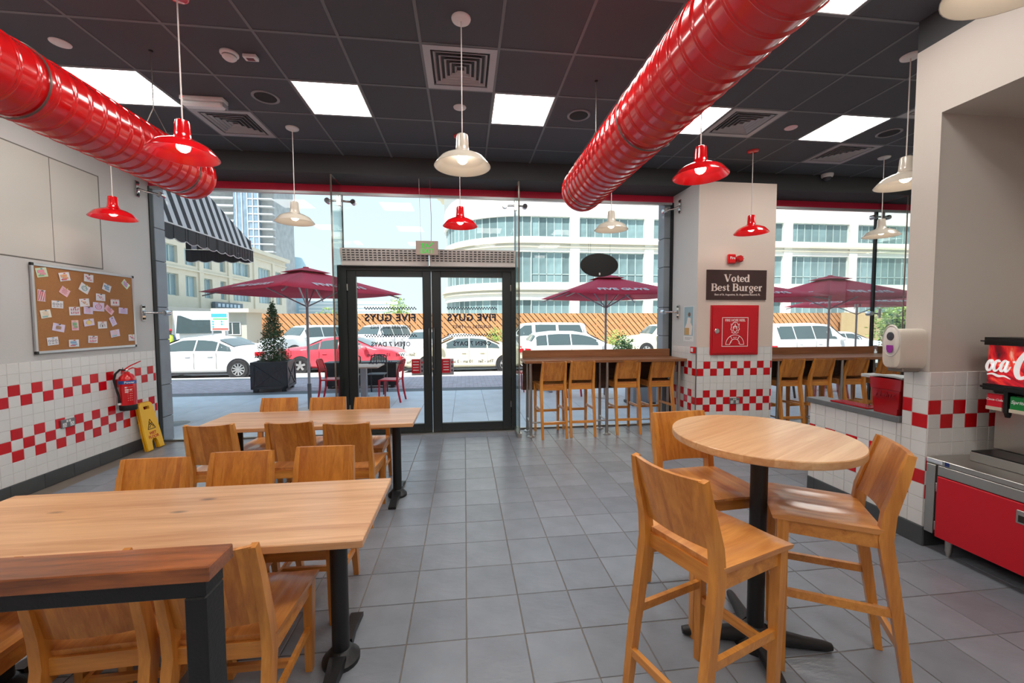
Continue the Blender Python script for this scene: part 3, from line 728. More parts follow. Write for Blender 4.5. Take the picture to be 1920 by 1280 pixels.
# ---- pendant lamps
PZ = 2.765
def pendant(x, y, red, label):
    m_ = red_paint if red else white_enamel
    t = thing('pendant_lamp', label, 'lamp', (x, y, PZ), 0, 'red pendant lamps' if red else 'cream pendant lamps')
    H = ZC-PZ
    MB().lathe([(.001, H-.0215), (.05, H-.0215), (.064, H-.014), (.068, H-.004), (.068, H-.001), (.001, H-.001)], 24).build('canopy', m_ if red else white_plastic, t, 40)
    MB().tube([(0, 0, .17), (0, 0, H-.02)], .0045, 6).build('stem', mat('pale_cord', (214, 204, 200), .5), t)
    prof = [(.030, .172), (.038, .168), (.042, .15), (.046, .085), (.049, .06), (.060, .045), (.105, .030), (.150, .006), (.160, -.002), (.168, -.012), (.199, -.050), (.200, -.053)]
    inner = [(.197, -.053), (.165, -.014), (.157, -.004), (.148, .002), (.103, .026), (.058, .040), (.045, .056), (.042, .10), (.001, .11)]
    MB().lathe([(.001, .172)]+prof+inner, 40).build('shade', m_, t, 35)
    MB().lathe([(.001, .012), (.020, .012), (.034, -.004), (.040, -.024), (.034, -.044), (.018, -.058), (.001, -.062)], 16, (0, 0, .028)).build('bulb', bulb_glow, t, 60)
    MB().lathe([(.018, .035), (.018, .10)], 12, cap=True).build('socket', white_plastic, t, 40)
r0, r1, r2 = 1.14, 2.95, 4.76
pendant(-1.83, r1, True, 'large red pendant lamp hanging before the left duct end')
pendant(-3.66, r2, True, 'red pendant lamp against the left wall above the cork board')
pendant(-1.85, r2, False, 'cream pendant lamp in the window left of the door')
pendant(-.005, r1, False, 'cream pendant lamp in the middle, under the square vent')
pendant(-.04, r2, True, 'red pendant lamp above the door')
pendant(1.77, r2, False, 'cream pendant lamp below the right duct end')
pendant(1.80, r1, True, 'red pendant lamp right of the red duct, before the column top')
pendant(3.6, r2, True, 'red pendant lamp hanging before the column, above the dark sign')
pendant(5.45, r2, False, 'cream pendant lamp in the window right of the column')
pendant(3.58, r1, False, 'cream pendant lamp half hidden by the right pillar')
pendant(1.80, r0, False, 'cream pendant lamp rim cut off at the top right corner')
pendant(-1.83, r0, False, 'cream pendant lamp beyond the top edge of the picture')
# ---- spiral ducts
def duct(x, z, r, y0, y1, label):
    t = thing('spiral_duct', label, 'duct', (x, 0, z), 0, 'red spiral ducts')
    y = y0; prof = [(.001, y0)]; k = 0
    while y < y1-.1:
        prof += [(r-.0015, y), (r-.0015, y+.060), (r+.002, y+.063), (r+.0045, y+.067), (r+.002, y+.071), (r-.001, y+.074), (r-.001, y+.078), (r+.0015, y+.081), (r+.0032, y+.085), (r+.0015, y+.089), (r-.0015, y+.092)]
        y += .098; k += 1
    prof += [(r, y), (r, y1), (.001, y1)]
    MB().lathe(prof, 56, axis='y').build('duct_body', red_duct, t, 38)
    yy = y1-.23
    while yy > y0:
        MB().lathe([(r+.006, yy), (r+.010, yy+.002), (r+.010, yy+.010), (r+.006, yy+.012)], 48, axis='y').build('joint_band', mat('joint_bead', (112, 90, 84), .4, .4), t, 40); yy -= 1.25
    for hy in (3.555, .9):
        if hy > y1: continue
        hw = ZC-z
        w_ = MB(); w_.tube([(0, hy, hw), (0, hy, r+.17)], .004, 6)
        for s in (-1, 1): w_.tube([(0, hy, r+.18)]+[(s*(r+.012)*math.sin(a), hy, (r+.012)*math.cos(a)) for a in (.42, .7, 1.1, 1.5)], .003, 6)
        w_.build('hanger_wire', steel, t)
        MB().lathe([(.012, hw-.012), (.016, hw-.001)], 10, (0, hy, 0), cap=True).build('ceiling_hook', black_metal, t)
duct(-2.41, 2.915, .2, -2.9, 3.99, 'glossy red spiral duct hanging along the left side')
duct(1.175, 2.912, .206, -2.9, 3.99, 'glossy red spiral duct hanging right of the middle')
# ================================================================== THINGS ON THE WALLS AND CEILING
RX = (PI/2, 0, PI/2)          # text on a wall that faces +x
# ---- cork board: local u runs along +y, from (y 4.355) ; plane x = XL
cork = mat('cork', (176, 122, 74), .85, noise=(220, .16), bump=(240, .3))
BX, BY, BZ, BW, BH = XL+.003, 4.355, 1.314, 1.195, .874
t = thing('cork_board', 'cork notice board in an aluminium frame covered with small drawings', 'notice board', (BX, BY, BZ), PI/2)
MB().box(.02, BW-.02, -.012, 0, .02, BH-.02).build('cork_sheet', cork, t)
alu2 = mat('anodised_frame', (196, 198, 202), .3, .8)
for a0, a1, b0, b1 in ((.02, BW-.02, 0, .026), (.02, BW-.02, BH-.026, BH), (0, .026, .02, BH-.02), (BW-.026, BW, .02, BH-.02)): MB().cbox(a0, a1, -.02, -.001, b0, b1, .003).build('frame_strip', alu2, t)
for a0 in (-.003, BW-.027):
    for b0 in (-.003, BH-.027): MB().cbox(a0, a0+.03, -.0225, -.0005, b0, b0+.03, .004).build('corner_cap', black_plastic, t)
# notes: (px,py) in the 1463x1280 view of the board -> u,v by the four frame corners
import itertools
def board_uv(px, py):
    TL, TR, BR, BL = (155, 135), (1313, 290), (1350, 1090), (205, 1185)
    # inverse bilinear-projective (homography) from the four corners
    return H_apply(px, py)
def solve_h(src, dst):
    A = []; B = []
    for (x, y), (u, v) in zip(src, dst):
        A.append([x, y, 1, 0, 0, 0, -u*x, -u*y]); B.append(u); A.append([0, 0, 0, x, y, 1, -v*x, -v*y]); B.append(v)
    n = 8
    for i in range(n):
        p_ = max(range(i, n), key=lambda r: abs(A[r][i])); A[i], A[p_] = A[p_], A[i]; B[i], B[p_] = B[p_], B[i]
        for r in range(n):
            if r != i:
                f = A[r][i]/A[i][i]; A[r] = [q-f*s for q, s in zip(A[r], A[i])]; B[r] -= f*B[i]
    return [B[i]/A[i][i] for i in range(n)]
Hm = solve_h([(155, 135), (1313, 290), (1350, 1090), (205, 1185)], [(0, BH), (BW, BH), (BW, 0), (0, 0)])
def H_apply(x, y):
    d = Hm[6]*x+Hm[7]*y+1; return (Hm[0]*x+Hm[1]*y+Hm[2])/d, (Hm[3]*x+Hm[4]*y+Hm[5])/d
pal = {'white': (238, 236, 240), 'pink': (246, 200, 210), 'green': (214, 232, 200), 'lilac': (228, 216, 242), 'cream': (244, 240, 226)}
ink_c = {'red': (206, 40, 60), 'blue': (90, 150, 200), 'green': (90, 170, 90), 'yellow': (240, 205, 70), 'black': (40, 40, 46), 'pink': (236, 110, 140), 'orange': (236, 140, 60), 'teal': (90, 170, 165), 'purple': (190, 110, 200), 'brown': (150, 90, 40)}
NOTES = [(280,250,128,105,-12,'green','blocks','pink','pale green note with pink blocks at the top left'), (538,298,120,95,-12,'white','fire','orange','drawing of orange and red shapes, second in the top row'),
 (810,313,105,85,3,'white','heart','red','white note with a red heart, centre of the top row'), (762,428,118,98,28,'white','ring','teal','tilted white note with a teal ring'),
 (1013,420,98,82,20,'white','water','blue','white note with blue and yellow scribble'), (1226,380,88,72,42,'green','flower','purple','green and purple note near the top right corner'),
 (275,512,92,130,4,'white','stripes','red','white note with red diagonal stripes at the left edge'), (538,465,112,92,32,'pink','lines','red','tilted plain pink note'),
 (454,613,132,84,2,'white','faces','black','white note with black sketch, left of the middle'), (760,590,112,88,-6,'white','heart','orange','white note with small orange doodles in the middle'),
 (943,530,104,80,2,'white','heart','pink','white note with a pink doodle, upper right of the middle'), (1105,590,98,80,0,'white','dots','red','white note with red dotted edge'),
 (320,722,120,92,-9,'cream','sun','orange','cream note with an orange doodle at the left'), (648,688,124,96,-2,'white','name','red','white note with large red lettering'),
 (803,680,104,80,2,'lilac','lines','pink','plain lilac note in the middle'), (920,638,128,100,2,'lilac','face','pink','large lilac note with a small face right of the middle'),
 (1040,672,108,66,40,'pink','lines','red','strongly tilted pink note'), (1197,682,100,68,3,'lilac','lines','purple','lilac note near the right edge'),
 (465,877,138,88,12,'lilac','burger','brown','lilac note with a drawing of a burger'), (652,850,80,116,-1,'pink','split','green','upright pink and green note'),
 (810,817,118,78,-8,'lilac','smile','yellow','lilac note with a yellow smiling face'), (962,845,102,80,-2,'white','house','black','white note with a small house sketch'),
 (1081,803,62,110,-26,'lilac','lines','purple','narrow tilted lilac note'), (1105,940,102,80,-8,'lilac','sun','orange','lilac note with a faint orange mark, lower right'),
 (397,1033,128,92,-4,'white','grid','black','white note with a row of small sketches at the lower left'), (637,1055,114,82,1,'white','sky','blue','white note with a blue band and red lettering'),
 (853,1010,106,82,4,'white','name2','red','white note with small red lettering, bottom middle'), (1296,987,78,72,0,'white','heart','red','small white note overlapping the right frame')]
def inkm(c): return mat('crayon_'+c, tuple(int(q+(238-q)*.38) for q in ink_c[c]), .7)
for q, (px, py, w_, h_, ang, col, motif, ic, lab) in enumerate(NOTES):
    u, v = H_apply(px, py); u1, v1 = H_apply(px+w_/2, py); u0, v0 = H_apply(px-w_/2, py); uu, v2 = H_apply(px, py-h_/2); uu, v3 = H_apply(px, py+h_/2)
    W_, H_ = abs(u1-u0), abs(v2-v3)
    if abs(ang) > 15: W_ *= .94; H_ *= .94
    n = thing('note', lab, 'note', (BX+.0125, BY+u, BZ+v), 0, 'drawings pinned to the cork board'); n.rotation_euler = (math.radians(-ang), 0, 0)
    a, b = W_/2, H_/2
    # slightly curled sheet
    sh = MB()
    for i in range(4):
        y0, y1 = -a+2*a*i/4, -a+2*a*(i+1)/4; c0 = .004*(2*i/4-1)**2+.001; c1 = .004*(2*(i+1)/4-1)**2+.001
        sh.add([(c0,y0,-b),(c1,y1,-b),(c1,y1,b),(c0,y0,b),(c0+.0006,y0,-b),(c1+.0006,y1,-b),(c1+.0006,y1,b),(c0+.0006,y0,b)], [(0,3,2,1),(4,5,6,7),(0,1,5,4),(1,2,6,5),(2,3,7,6),(3,0,4,7)])
    sh.build('paper', mat('paper_'+col, pal[col], .8), n)
    D = MB(); fx = .0056
    def st_(pts, r=.0016): D.tube([(fx, y_*a, z_*b) for y_, z_ in pts], r, 5)
    def bl(y_, z_, w2, h2): D.box(fx-.0004, fx+.0008, (y_-w2)*a, (y_+w2)*a, (z_-h2)*b, (z_+h2)*b)
    if motif == 'stripes':
        for k in range(5): y_ = -1.4+k*.55; D.prism([(max(-.95, min(.95, y_))*a, -.9*b), (max(-.95, min(.95, y_+.25))*a, -.9*b), (max(-.95, min(.95, y_+.85))*a, .9*b), (max(-.95, min(.95, y_+.6))*a, .9*b)], fx-.0004, fx+.0006, 'yz')
    elif motif in ('ring', 'face', 'smile'):
        rr = .55; st_([(rr*math.cos(k*PI/8), rr*math.sin(k*PI/8)) for k in range(17)], .003); bl(-.2, .15, .07, .1); bl(.2, .15, .07, .1); st_([(-.25, -.15), (0, -.28), (.25, -.15)], .0014)
        if motif == 'smile': D.lathe([(.001, -.0002), (min(a, b)*.55, -.0002), (min(a, b)*.55, .0002), (.001, .0002)], 14, (fx-.0004, 0, 0), 'x')
    elif motif in ('name', 'name2'):
        for r_ in (0, 1):
            for k in range(4): bl(-.6+k*.4, .4-r_*.8, .05, .26); bl(-.52+k*.4, (.55 if k % 2 else .3)-r_*.8, .12, .06)
    elif motif == 'burger': bl(0, .25, .4, .14); bl(0, -.02, .45, .07); bl(0, -.25, .4, .12)
    elif motif == 'heart': st_([(0, -.3), (-.3, .05), (-.2, .25), (0, .12), (.2, .25), (.3, .05), (0, -.3)], .0026); bl(.45, -.45, .2, .1); bl(-.5, .4, .15, .12)
    elif motif in ('sky', 'split', 'blocks', 'water', 'fire', 'flower'): bl(-.1, .25, .6, .3); bl(.15, -.35, .5, .2)
    elif motif == 'dots':
        for k in range(7): bl(-.9+k*.3, .85, .08, .1); bl(-.9+k*.3, -.85, .08, .1)
        bl(-.3, 0, .12, .3); bl(.3, 0, .12, .3)
    elif motif == 'house': st_([(-.5, -.5), (-.5, .1), (0, .5), (.5, .1), (.5, -.5)], .0018); bl(0, -.25, .12, .3)
    elif motif in ('grid', 'faces'):
        for k in range(3):
            st_([(-.6+k*.6+.18*math.cos(w2*PI/4), .1+.3*math.sin(w2*PI/4)) for w2 in range(9)], .0014); bl(-.6+k*.6, -.55, .16, .06)
    else:
        for k in range(4): bl(0, .5-k*.33, .6-.12*(k % 2), .035)
    D.build('drawing', inkm(ic), n)
    if motif in ('sky', 'fire', 'split', 'blocks', 'name2', 'sun'):
        MB().box(fx-.0002, fx+.0011, -.7*a, .3*a, -.75*b, -.45*b).build('drawing', inkm({'sky': 'red', 'fire': 'red', 'split': 'pink', 'blocks': 'green', 'name2': 'pink', 'sun': 'teal'}[motif]), n)
    MB().lathe([(.001, .004), (.004, .004), (.003, .010), (.006, .014), (.005, .018), (.001, .018)], 8, (0, 0, b*.82), 'x').build('push_pin', inkm(('blue', 'red', 'black', 'yellow')[q % 4]), n)
# ---- double sockets
sock_m = mat('grey_socket', (128, 128, 130), .35, .5)
def socket(loc, rz, label):
    t = thing('wall_socket', label, 'socket', loc, rz, 'double wall sockets')
    MB().cbox(-.075, .075, -.012, 0, -.043, .043, .003).build('plate', sock_m, t)
    for s in (-1, 1):
        MB().box(s*.04-.020, s*.04+.020, -.0135, -.011, -.034, .008).build('outlet', white_plastic, t)
        for dx, dz in ((-.01, -.02), (.01, -.02), (0, -.004)): MB().box(s*.04+dx-.003, s*.04+dx+.003, -.0142, -.013, dz-.004, dz+.004).build('pin_slot', black_plastic, t)
        MB().cbox(s*.014-.008, s*.014+.008, -.017, -.011, .012, .034, .001).build('rocker', white_plastic, t)
socket((XL+.001, 4.637, .578), PI/2, 'grey double socket on the left tiled wall')
socket((3.755, CY-.001, .485), 0, 'grey double socket low on the tiled column')
# ---- fire extinguisher
t = thing('fire_extinguisher', 'red fire extinguisher with black hose hung on the left tiled wall', 'fire extinguisher', (XL+.105, 5.27, .575), .7)
MB().lathe([(.001, 0), (.078, 0), (.082, .01), (.082, .06), (.079, .064)], 28).build('rubber_foot', rubber, t, 40)
MB().lathe([(.079, .064), (.08, .07), (.08, .36), (.074, .395), (.05, .425), (.026, .44), (.024, .455), (.001, .455)], 28).build('cylinder', red_paint, t, 40)
LB = MB()
for z0, z1, nm, c_ in ((.315, .355, 'blue_band', (30, 90, 170)), ):
    LB.lathe([(.0812, z0), (.0812, z1)], 28); LB.build(nm, mat('blue_label', c_, .4), t, 40)
text('lettering', 'Power', .034, whitefilm, t, (.012, -.0825, .335), (PI/2, 0, 0), bold=.03)
lw = MB(); random.seed(3)
for k in range(7):
    for q in range(3):
        a0 = -PI/2-.1+q*.22; ln = random.uniform(.08, .17)
        lw.loft([[(.0815*math.cos(a0+ln*s_), .0815*math.sin(a0+ln*s_), z_) for z_ in (.12+k*.026, .128+k*.026)] for s_ in (0, .5, 1)], closed=False)
lw.build('label_print', mat('label_pink', (232, 150, 150), .5), t)
LP = MB()
for z_, x0_, x1_ in ((.268, -.03, -.012), (.24, -.03, .004), (.24, .012, .03), (.215, -.03, .0)): LP.box(x0_, x1_, -.0835, -.081, z_, z_+.018)
LP.build('label_blocks', mat('label_pale', (235, 200, 200), .5), t)
MB().lathe([(.018, .455), (.02, .475), (.013, .49), (.001, .49)], 14).build('valve', chrome, t, 40)
MB().path_bar([(.0, 0, .475), (.05, 0, .50), (.115, 0, .475)], [.022, .022, .02], [.012, .012, .010], side=(0, 1, 0)).build('carry_handle', red_paint, t)
MB().path_bar([(-.02, 0, .485), (.03, 0, .525), (.125, 0, .575)], [.022, .022, .02], [.013, .013, .010], side=(0, 1, 0)).build('squeeze_lever', red_paint, t)
MB().tube([(-.012, 0, .475), (-.06, -.01, .485), (-.10, -.02, .44), (-.115, -.03, .37), (-.10, -.04, .27), (-.082, -.05, .18), (-.079, -.05, .09)], [.011]*6+[.014], 10).build('hose', rubber, t, 60)
MB().lathe([(.016, .075), (.016, .098)], 10, (-.079, -.05, 0), cap=True).build('nozzle_clip', white_plastic, t, 40)
MB().cbox(-.01, .01, .02, .135, .445, .46, .003).build('wall_hook', chrome, t)
MB().lathe([(.004, 0), (.006, .02), (.002, .03)], 8, (-.03, .12, .47), cap=True).build('hook_screw', chrome, t)
# ---- wet floor sign, folded and leaning on the wall
yel = mat('yellow_plastic', (246, 186, 28), .35); yel2 = mat('yellow_plastic_deep', (226, 160, 16), .4)
t = thing('wet_floor_sign', 'yellow folded wet floor sign leaning against the left tiled wall', 'floor sign', (-3.965, 5.60, 0))
t.rotation_euler = (math.radians(0), math.radians(-11), PI/2*0)
def wet_panel(off, m_, nm):
    """board in local y(width) z(height), facing +x"""
    p_ = MB(); W0, W1, H0 = .135, .112, .60
    outer = [(-W0, 0), (-.055, 0), (-.045, .10), (-.025, .135), (.025, .135), (.045, .10), (.055, 0), (W0, 0), (W0-.004, .2), (W1+.002, .50), (W1-.008, .575), (W1-.035, H0), (-W1+.035, H0), (-W1+.008, .575), (-W1-.002, .50), (-W0+.004, .2)]
    me = bpy.data.meshes.new(nm); bm = bmesh.new()
    hole = [(-.045, .515), (.045, .515), (.045, .555), (-.045, .555)]
    vo = [bm.verts.new((0, y_, z_)) for y_, z_ in outer]; vh = [bm.verts.new((0, y_, z_)) for y_, z_ in hole]
    eo = [bm.edges.new((vo[i], vo[(i+1) % len(vo)])) for i in range(len(vo))]; eh = [bm.edges.new((vh[i], vh[(i+1) % 4])) for i in range(4)]
    bmesh.ops.triangle_fill(bm, edges=eo+eh, use_beauty=True)
    r = bmesh.ops.extrude_face_region(bm, geom=bm.faces[:]); bmesh.ops.translate(bm, verts=[g for g in r['geom'] if isinstance(g, bmesh.types.BMVert)], vec=(.02, 0, 0))
    bmesh.ops.recalc_face_normals(bm, faces=bm.faces[:]); bm.to_mesh(me); bm.free(); me.materials.append(m_)
    return ob(nm, me, t, (off, 0, 0))
wet_panel(.005, yel, 'front_board'); wet_panel(-.022, yel2, 'rear_board')
MB().tube([(.0, -.085, .605), (.0, .085, .605)], .008, 8).build('hinge_rod', yel2, t)
wk = mat('black_print', (20, 20, 20), .6)
tri = MB()
for (y0, z0), (y1, z1) in (((-.06, .26), (.06, .26)), ((.06, .26), (0, .385)), ((0, .385), (-.06, .26))): tri.tube([(.0255, y0, z0), (.0255, y1, z1)], .004, 5)
for pts in (((-.012, .34), (.012, .315), (-.015, .295), (-.03, .275)), ((.012, .315), (.028, .30), (.03, .28)), ((-.022, .318), (.0, .325), (.022, .335))): tri.tube([(.0255, a_, b_) for a_, b_ in pts], .0045, 5)
tri.sphere((.0255, -.016, .352), .007, 8, 6)
tri.build('slip_pictogram', wk, t)
wr_ = mat('red_print', (196, 30, 30), .6)
text('lettering', 'WET', .052, wr_, t, (.0262, 0, .205), RX, bold=.02); text('lettering', 'FLOOR', .052, wr_, t, (.0262, 0, .158), RX, bold=.02)
# ---- column front: alarm, sign, hose cabinet
t = thing('fire_alarm', 'red fire alarm box with round sounder on the column', 'alarm', (3.66, CY, 2.457))
MB().cbox(-.065, .045, -.05, 0, -.065, .065, .012).build('alarm_box', red_paint, t); text('lettering', 'Fire', .05, whitefilm, t, (-.01, -.0508, .01), (PI/2, 0, 0), bold=.02, ext=.0003)
MB().lathe([(.001, -.07), (.03, -.07), (.048, -.055), (.05, -.03), (.045, 0)], 20, (.10, 0, 0), 'y').build('sounder', red_paint, t, 40)
for k in range(8): MB().obox((.10+.036*math.cos(k*PI/4), -.064, .036*math.sin(k*PI/4)), (.010*math.cos(k*PI/4), 0, .010*math.sin(k*PI/4)), (-.003*math.sin(k*PI/4), 0, .003*math.cos(k*PI/4)), (0, .004, 0)).build('sounder_slot', rubber, t)
brown = mat('dark_brown_board', (66, 44, 42), .5); cream_ink = mat('cream_lettering', (236, 220, 210), .5)
t = thing('wall_sign', 'dark brown wall sign reading Voted Best Burger on the column', 'sign', (3.745, CY, 2.105))
MB().cbox(-.445, .445, -.018, 0, -.205, .205, .002).build('board', brown, t)
# serif capitals and small letters built from pen strokes of changing width
def serif_text(s, size, cx, z, parent, y):
    G = {}
    def arc(cx_, cy_, rx, ry, a0, a1, t0, t1, n=14):
        out = []
        for i in range(n+1):
            f = i/n; a = math.radians(a0+(a1-a0)*f); out.append((cx_+rx*math.cos(a), cy_+ry*math.sin(a), t0+(t1-t0)*(math.cos(a)**2)))
        return out
    B, T = .17, .055
    def st(x, y0, y1): return [(x, y0, B), (x, y1, B)]
    def sf(x, y_, w=.17): return [(x-w, y_, .05), (x+w, y_, .05)]
    G['V'] = (.72, [[(.10, .7, .17), (.36, .02, .17)], [(.62, .7, .06), (.37, .02, .06)], sf(.10, .68, .13), sf(.62, .68, .12)])
    G['o'] = (.52, [arc(.26, .24, .175, .22, 0, 360, T, B)])
    G['t'] = (.36, [[(.17, .62, .10), (.17, .12, .15), (.22, .03, .11), (.33, .06, .06)], [(.04, .45, .06), (.33, .45, .06)]])
    G['e'] = (.47, [arc(.24, .24, .165, .215, 10, 320, T, B), [(.1, .25, .055), (.39, .25, .055)]])
    G['d'] = (.57, [arc(.24, .24, .165, .22, 40, 320, T, B), st(.42, .02, .70), [(.32, .69, .05), (.42, .69, .05)], [(.42, .02, .05), (.53, .02, .05)]])
    G['B'] = (.68, [st(.17, 0, .68), arc(.34, .52, .19, .155, 90, -90, T, B), arc(.34, .19, .24, .175, 90, -90, T, B), [(.04, .675, .05), (.36, .675, .05)], [(.1, .365, .05), (.36, .365, .05)], [(.04, .02, .05), (.36, .02, .05)]])
    G['s'] = (.40, [[(.33, .33, .05), (.31, .42, .06), (.2, .45, .07), (.09, .37, .12), (.2, .27, .15), (.31, .15, .13), (.22, .03, .07), (.1, .05, .06), (.07, .16, .05)]])
    G['u'] = (.58, [[(.14, .44, .15), (.14, .12, .15), (.22, .035, .10), (.33, .05, .06), (.42, .13, .06)], st(.44, .02, .46), [(.04, .445, .05), (.14, .445, .05)], [(.34, .445, .05), (.44, .445, .05)], [(.44, .02, .05), (.55, .02, .05)]])
    G['r'] = (.45, [st(.15, .02, .46), [(.18, .30, .06), (.27, .43, .09), (.38, .42, .13)], sf(.16, .02, .13), [(.04, .445, .05), (.15, .445, .05)]])
    G['g'] = (.51, [arc(.23, .30, .15, .155, 0, 360, T, .14), [(.35, .41, .06), (.48, .42, .07)], [(.16, .15, .07), (.12, .08, .09), (.3, .04, .12), (.42, -.05, .11), (.34, -.17, .07), (.18, -.18, .07), (.07, -.10, .08), (.15, .02, .05)]])
    G[' '] = (.26, [])
    tot = sum(G[c][0] for c in s); x = cx-tot*size/2
    mb = MB(); lay = 0
    for c in s:
        wdt, strokes = G[c]
        for stx in strokes:
            pts = [Vector((x+a*size, 0, z+b*size)) for a, b, _ in stx]; L = []; R = []
            lay = (lay+1) % 7
            for i, p_ in enumerate(pts):
                d = (pts[min(i+1, len(pts)-1)]-pts[max(i-1, 0)])
                if (pts[0]-pts[-1]).length < 1e-4 and i in (0, len(pts)-1): d = pts[1]-pts[-2]
                d.normalize(); nrm = Vector((-d.z, 0, d.x)); hw = stx[i][2]*size/2
                L.append(p_+nrm*hw); R.append(p_-nrm*hw)
            rings = []
            for l, r in zip(L, R): rings.append([(l.x, y, l.z), (r.x, y, r.z), (r.x, y-.001-lay*.00006, r.z), (l.x, y-.001-lay*.00006, l.z)])
            mb.loft(rings)
        x += wdt*size
    return mb.build('lettering', cream_ink, parent)
serif_text('Voted', .145, .0, .04, t, -.018); serif_text('Best Burger', .145, .0, -.085, t, -.018)
text('lettering', 'Best of St. Augustine, St. Augustine Record, FL', .036, cream_ink, t, (.01, -.0186, -.135), (PI/2, 0, 0), bold=.012)
t = thing('hose_cabinet', 'red fire hose reel cabinet with round lock on the column', 'cabinet', (3.727, CY, 1.48))
cab_red = mat('cabinet_red', (202, 22, 36), .35)
MB().cbox(-.357, .357, -.02, .0, -.345, .345, .004).build('cabinet_frame', cab_red, t)
dr = MB().cbox(-.333, .333, -.032, -.02, -.322, .322, .004).build('door', cab_red, t)
MB().lathe([(.001, -.012), (.03, -.012), (.036, -.006), (.036, 0), (.001, 0)], 20, (-.275, -.032, -.01), 'y').build('lock', chrome, dr, 40)
for hz in (-.22, .22): MB().lathe([(.007, -.03), (.007, .03)], 8, (.338, -.028, hz), cap=True).build('hinge', cab_red, dr)
wp = mat('white_print', (240, 228, 224), .5); pr = MB()
for a0, a1, b0, b1 in ((-.2, .19, .17, .178), (-.2, .19, -.228, -.22), (-.2, -.192, -.228, .178), (.182, .19, -.228, .178)): pr.box(a0, a1, -.0332, -.032, b0, b1)
def prs(pts, r=.004): pr.tube([(x_, -.0326, z_) for x_, z_ in pts], r, 4)
for rr in (.135, .075): prs([(-.005+rr*math.cos(PI*k/14), -.20+rr*math.sin(PI*k/14)) for k in range(15)])
for a_ in (0, PI/3, 2*PI/3, PI): prs([(-.005+.075*math.cos(a_), -.20+.075*math.sin(a_)), (-.005+.135*math.cos(a_), -.20+.135*math.sin(a_))])
for k in range(5): prs([(-.03+.012*k, -.11-.004*(k % 2)), (-.026+.012*k, -.095)], .0025)
prs([(-.075, -.185), (-.055, -.16), (-.06, -.14)], .003); prs([(.045, -.15), (.06, -.175), (.05, -.185), (.07, -.19)], .003)
# fireman emblem: helmet crest, face outline, flames
for s_ in (-1, 1):
    prs([(-.005+s_*x_, z_) for x_, z_ in ((0, .11), (.03, .10), (.045, .07), (.06, .09), (.055, .04), (.065, .01), (.04, -.01), (.05, -.03), (.02, -.045), (0, -.035))], .005)
    prs([(-.005+s_*x_, z_) for x_, z_ in ((0, .06), (.025, .05), (.03, .01), (.015, -.02), (0, -.025))], .004); prs([(-.005+s_*.008, .025), (-.005+s_*.022, .03)], .004)
prs([(-.04, .045), (.03, .045)], .004); prs([(-.005, .09), (-.005, .05)], .005)
pr.build('printed_emblem', wp, dr)
text('lettering', 'FIRE HOSE REEL', .047, wp, dr, (-.005, -.0325, .135), (PI/2, 0, 0), bold=.015, sx=.92)
# ---- column side: poster and call point
t = thing('poster', 'small pale poster of a seated figure on the column side', 'poster', (CX0-.001, 5.42, 1.57), -PI/2)
MB().box(-.13, .13, -.003, 0, -.25, .25).build('sheet', mat('poster_paper', (226, 224, 222), .4), t)
MB().box(-.115, .115, -.0036, -.003, -.17, .24).build('picture', mat('poster_blue', (150, 180, 190), .4), t)
MB().prism([(-.07, -.16), (.08, -.16), (.10, -.04), (.05, .02), (.06, .08), (-.02, .09), (-.05, .0), (-.09, -.06)], -.0042, -.0036, 'xz').build('figure', mat('poster_white', (232, 220, 210), .4), t)
MB().lathe([(.001, -.0048), (.032, -.0048), (.032, -.0042)], 14, (.02, 0, .13), 'y').build('figure_head', mat('poster_brown', (120, 84, 66), .5), t)
MB().box(-.10, .02, -.0046, -.0042, -.16, -.06).build('printed_block', mat('poster_amber', (206, 160, 90), .5), t)
for k in range(2): MB().box(-.09, .09-.05*k, -.0036, -.003, -.205-.02*k, -.198-.02*k).build('print_line', greyfilm, t)
t = thing('call_point', 'small red fire call point on the column side', 'call point', (CX0-.001, 5.27, 1.205), -PI/2)
MB().cbox(-.045, .045, -.035, 0, -.045, .045, .004).build('case', red_paint, t); MB().box(-.028, .028, -.0362, -.035, -.025, .028).build('break_pane', white_plastic, t)
# ---- paper towel dispenser on the right pillar
t = thing('towel_dispenser', 'cream paper towel dispenser on the right pillar above the half wall', 'dispenser', (XR-.001, 2.54, 1.255), -PI/2)
rings = []
for k, (yy, sc) in enumerate(((0, 1.0), (-.10, 1.0), (-.15, .99), (-.19, .95), (-.205, .88), (-.21, .7))):
    ring = []
    for q in range(40):
        a = 2*PI*q/40; c_, s_ = math.cos(a), math.sin(a); e = .45
        ring.append((.068*sc*math.copysign(abs(c_)**e, c_), yy, .15+(.145*sc*math.copysign(abs(s_)**e, s_))-(0 if s_ > -.5 or yy > -.01 else 0)))
    rings.append(ring)
MB().loft(rings).build('cover', cream_plastic, t, 40)
MB().lathe([(.001, -.015), (.06, -.012), (.085, -.004), (.09, 0), (.001, 0)], 36, (0, -.205, .16), 'y').build('window_bulge', mat('clear_cream', (228, 222, 214), .12, coat=.6), t, 50).scale = (.68, 1, 1.3)
MB().lathe([(.001, -.0095), (.022, -.0085), (.0235, 0)], 20, (.005, -.2195, .186), 'y').build('dark_oval', mat('badge_dark', (66, 66, 74), .4), t, 40).scale = (.95, 1, 1.3)
MB().prism([(-.022, .03), (.022, .03), (.022, 0), (.014, -.020), (0, -.026), (-.014, -.020), (-.022, 0)], -.2268, -.2235, 'xz').build('purple_badge', mat('badge_purple', (150, 40, 150), .4), t, None, (.005, 0, .148))
MB().lathe([(.078, -.004), (.083, -.008), (.088, -.004), (.083, 0)], 36, (0, -.207, .16), 'y').build('window_ring', mat('ring_grey', (206, 200, 192), .3), t, 50).scale = (.70, 1, 1.3)
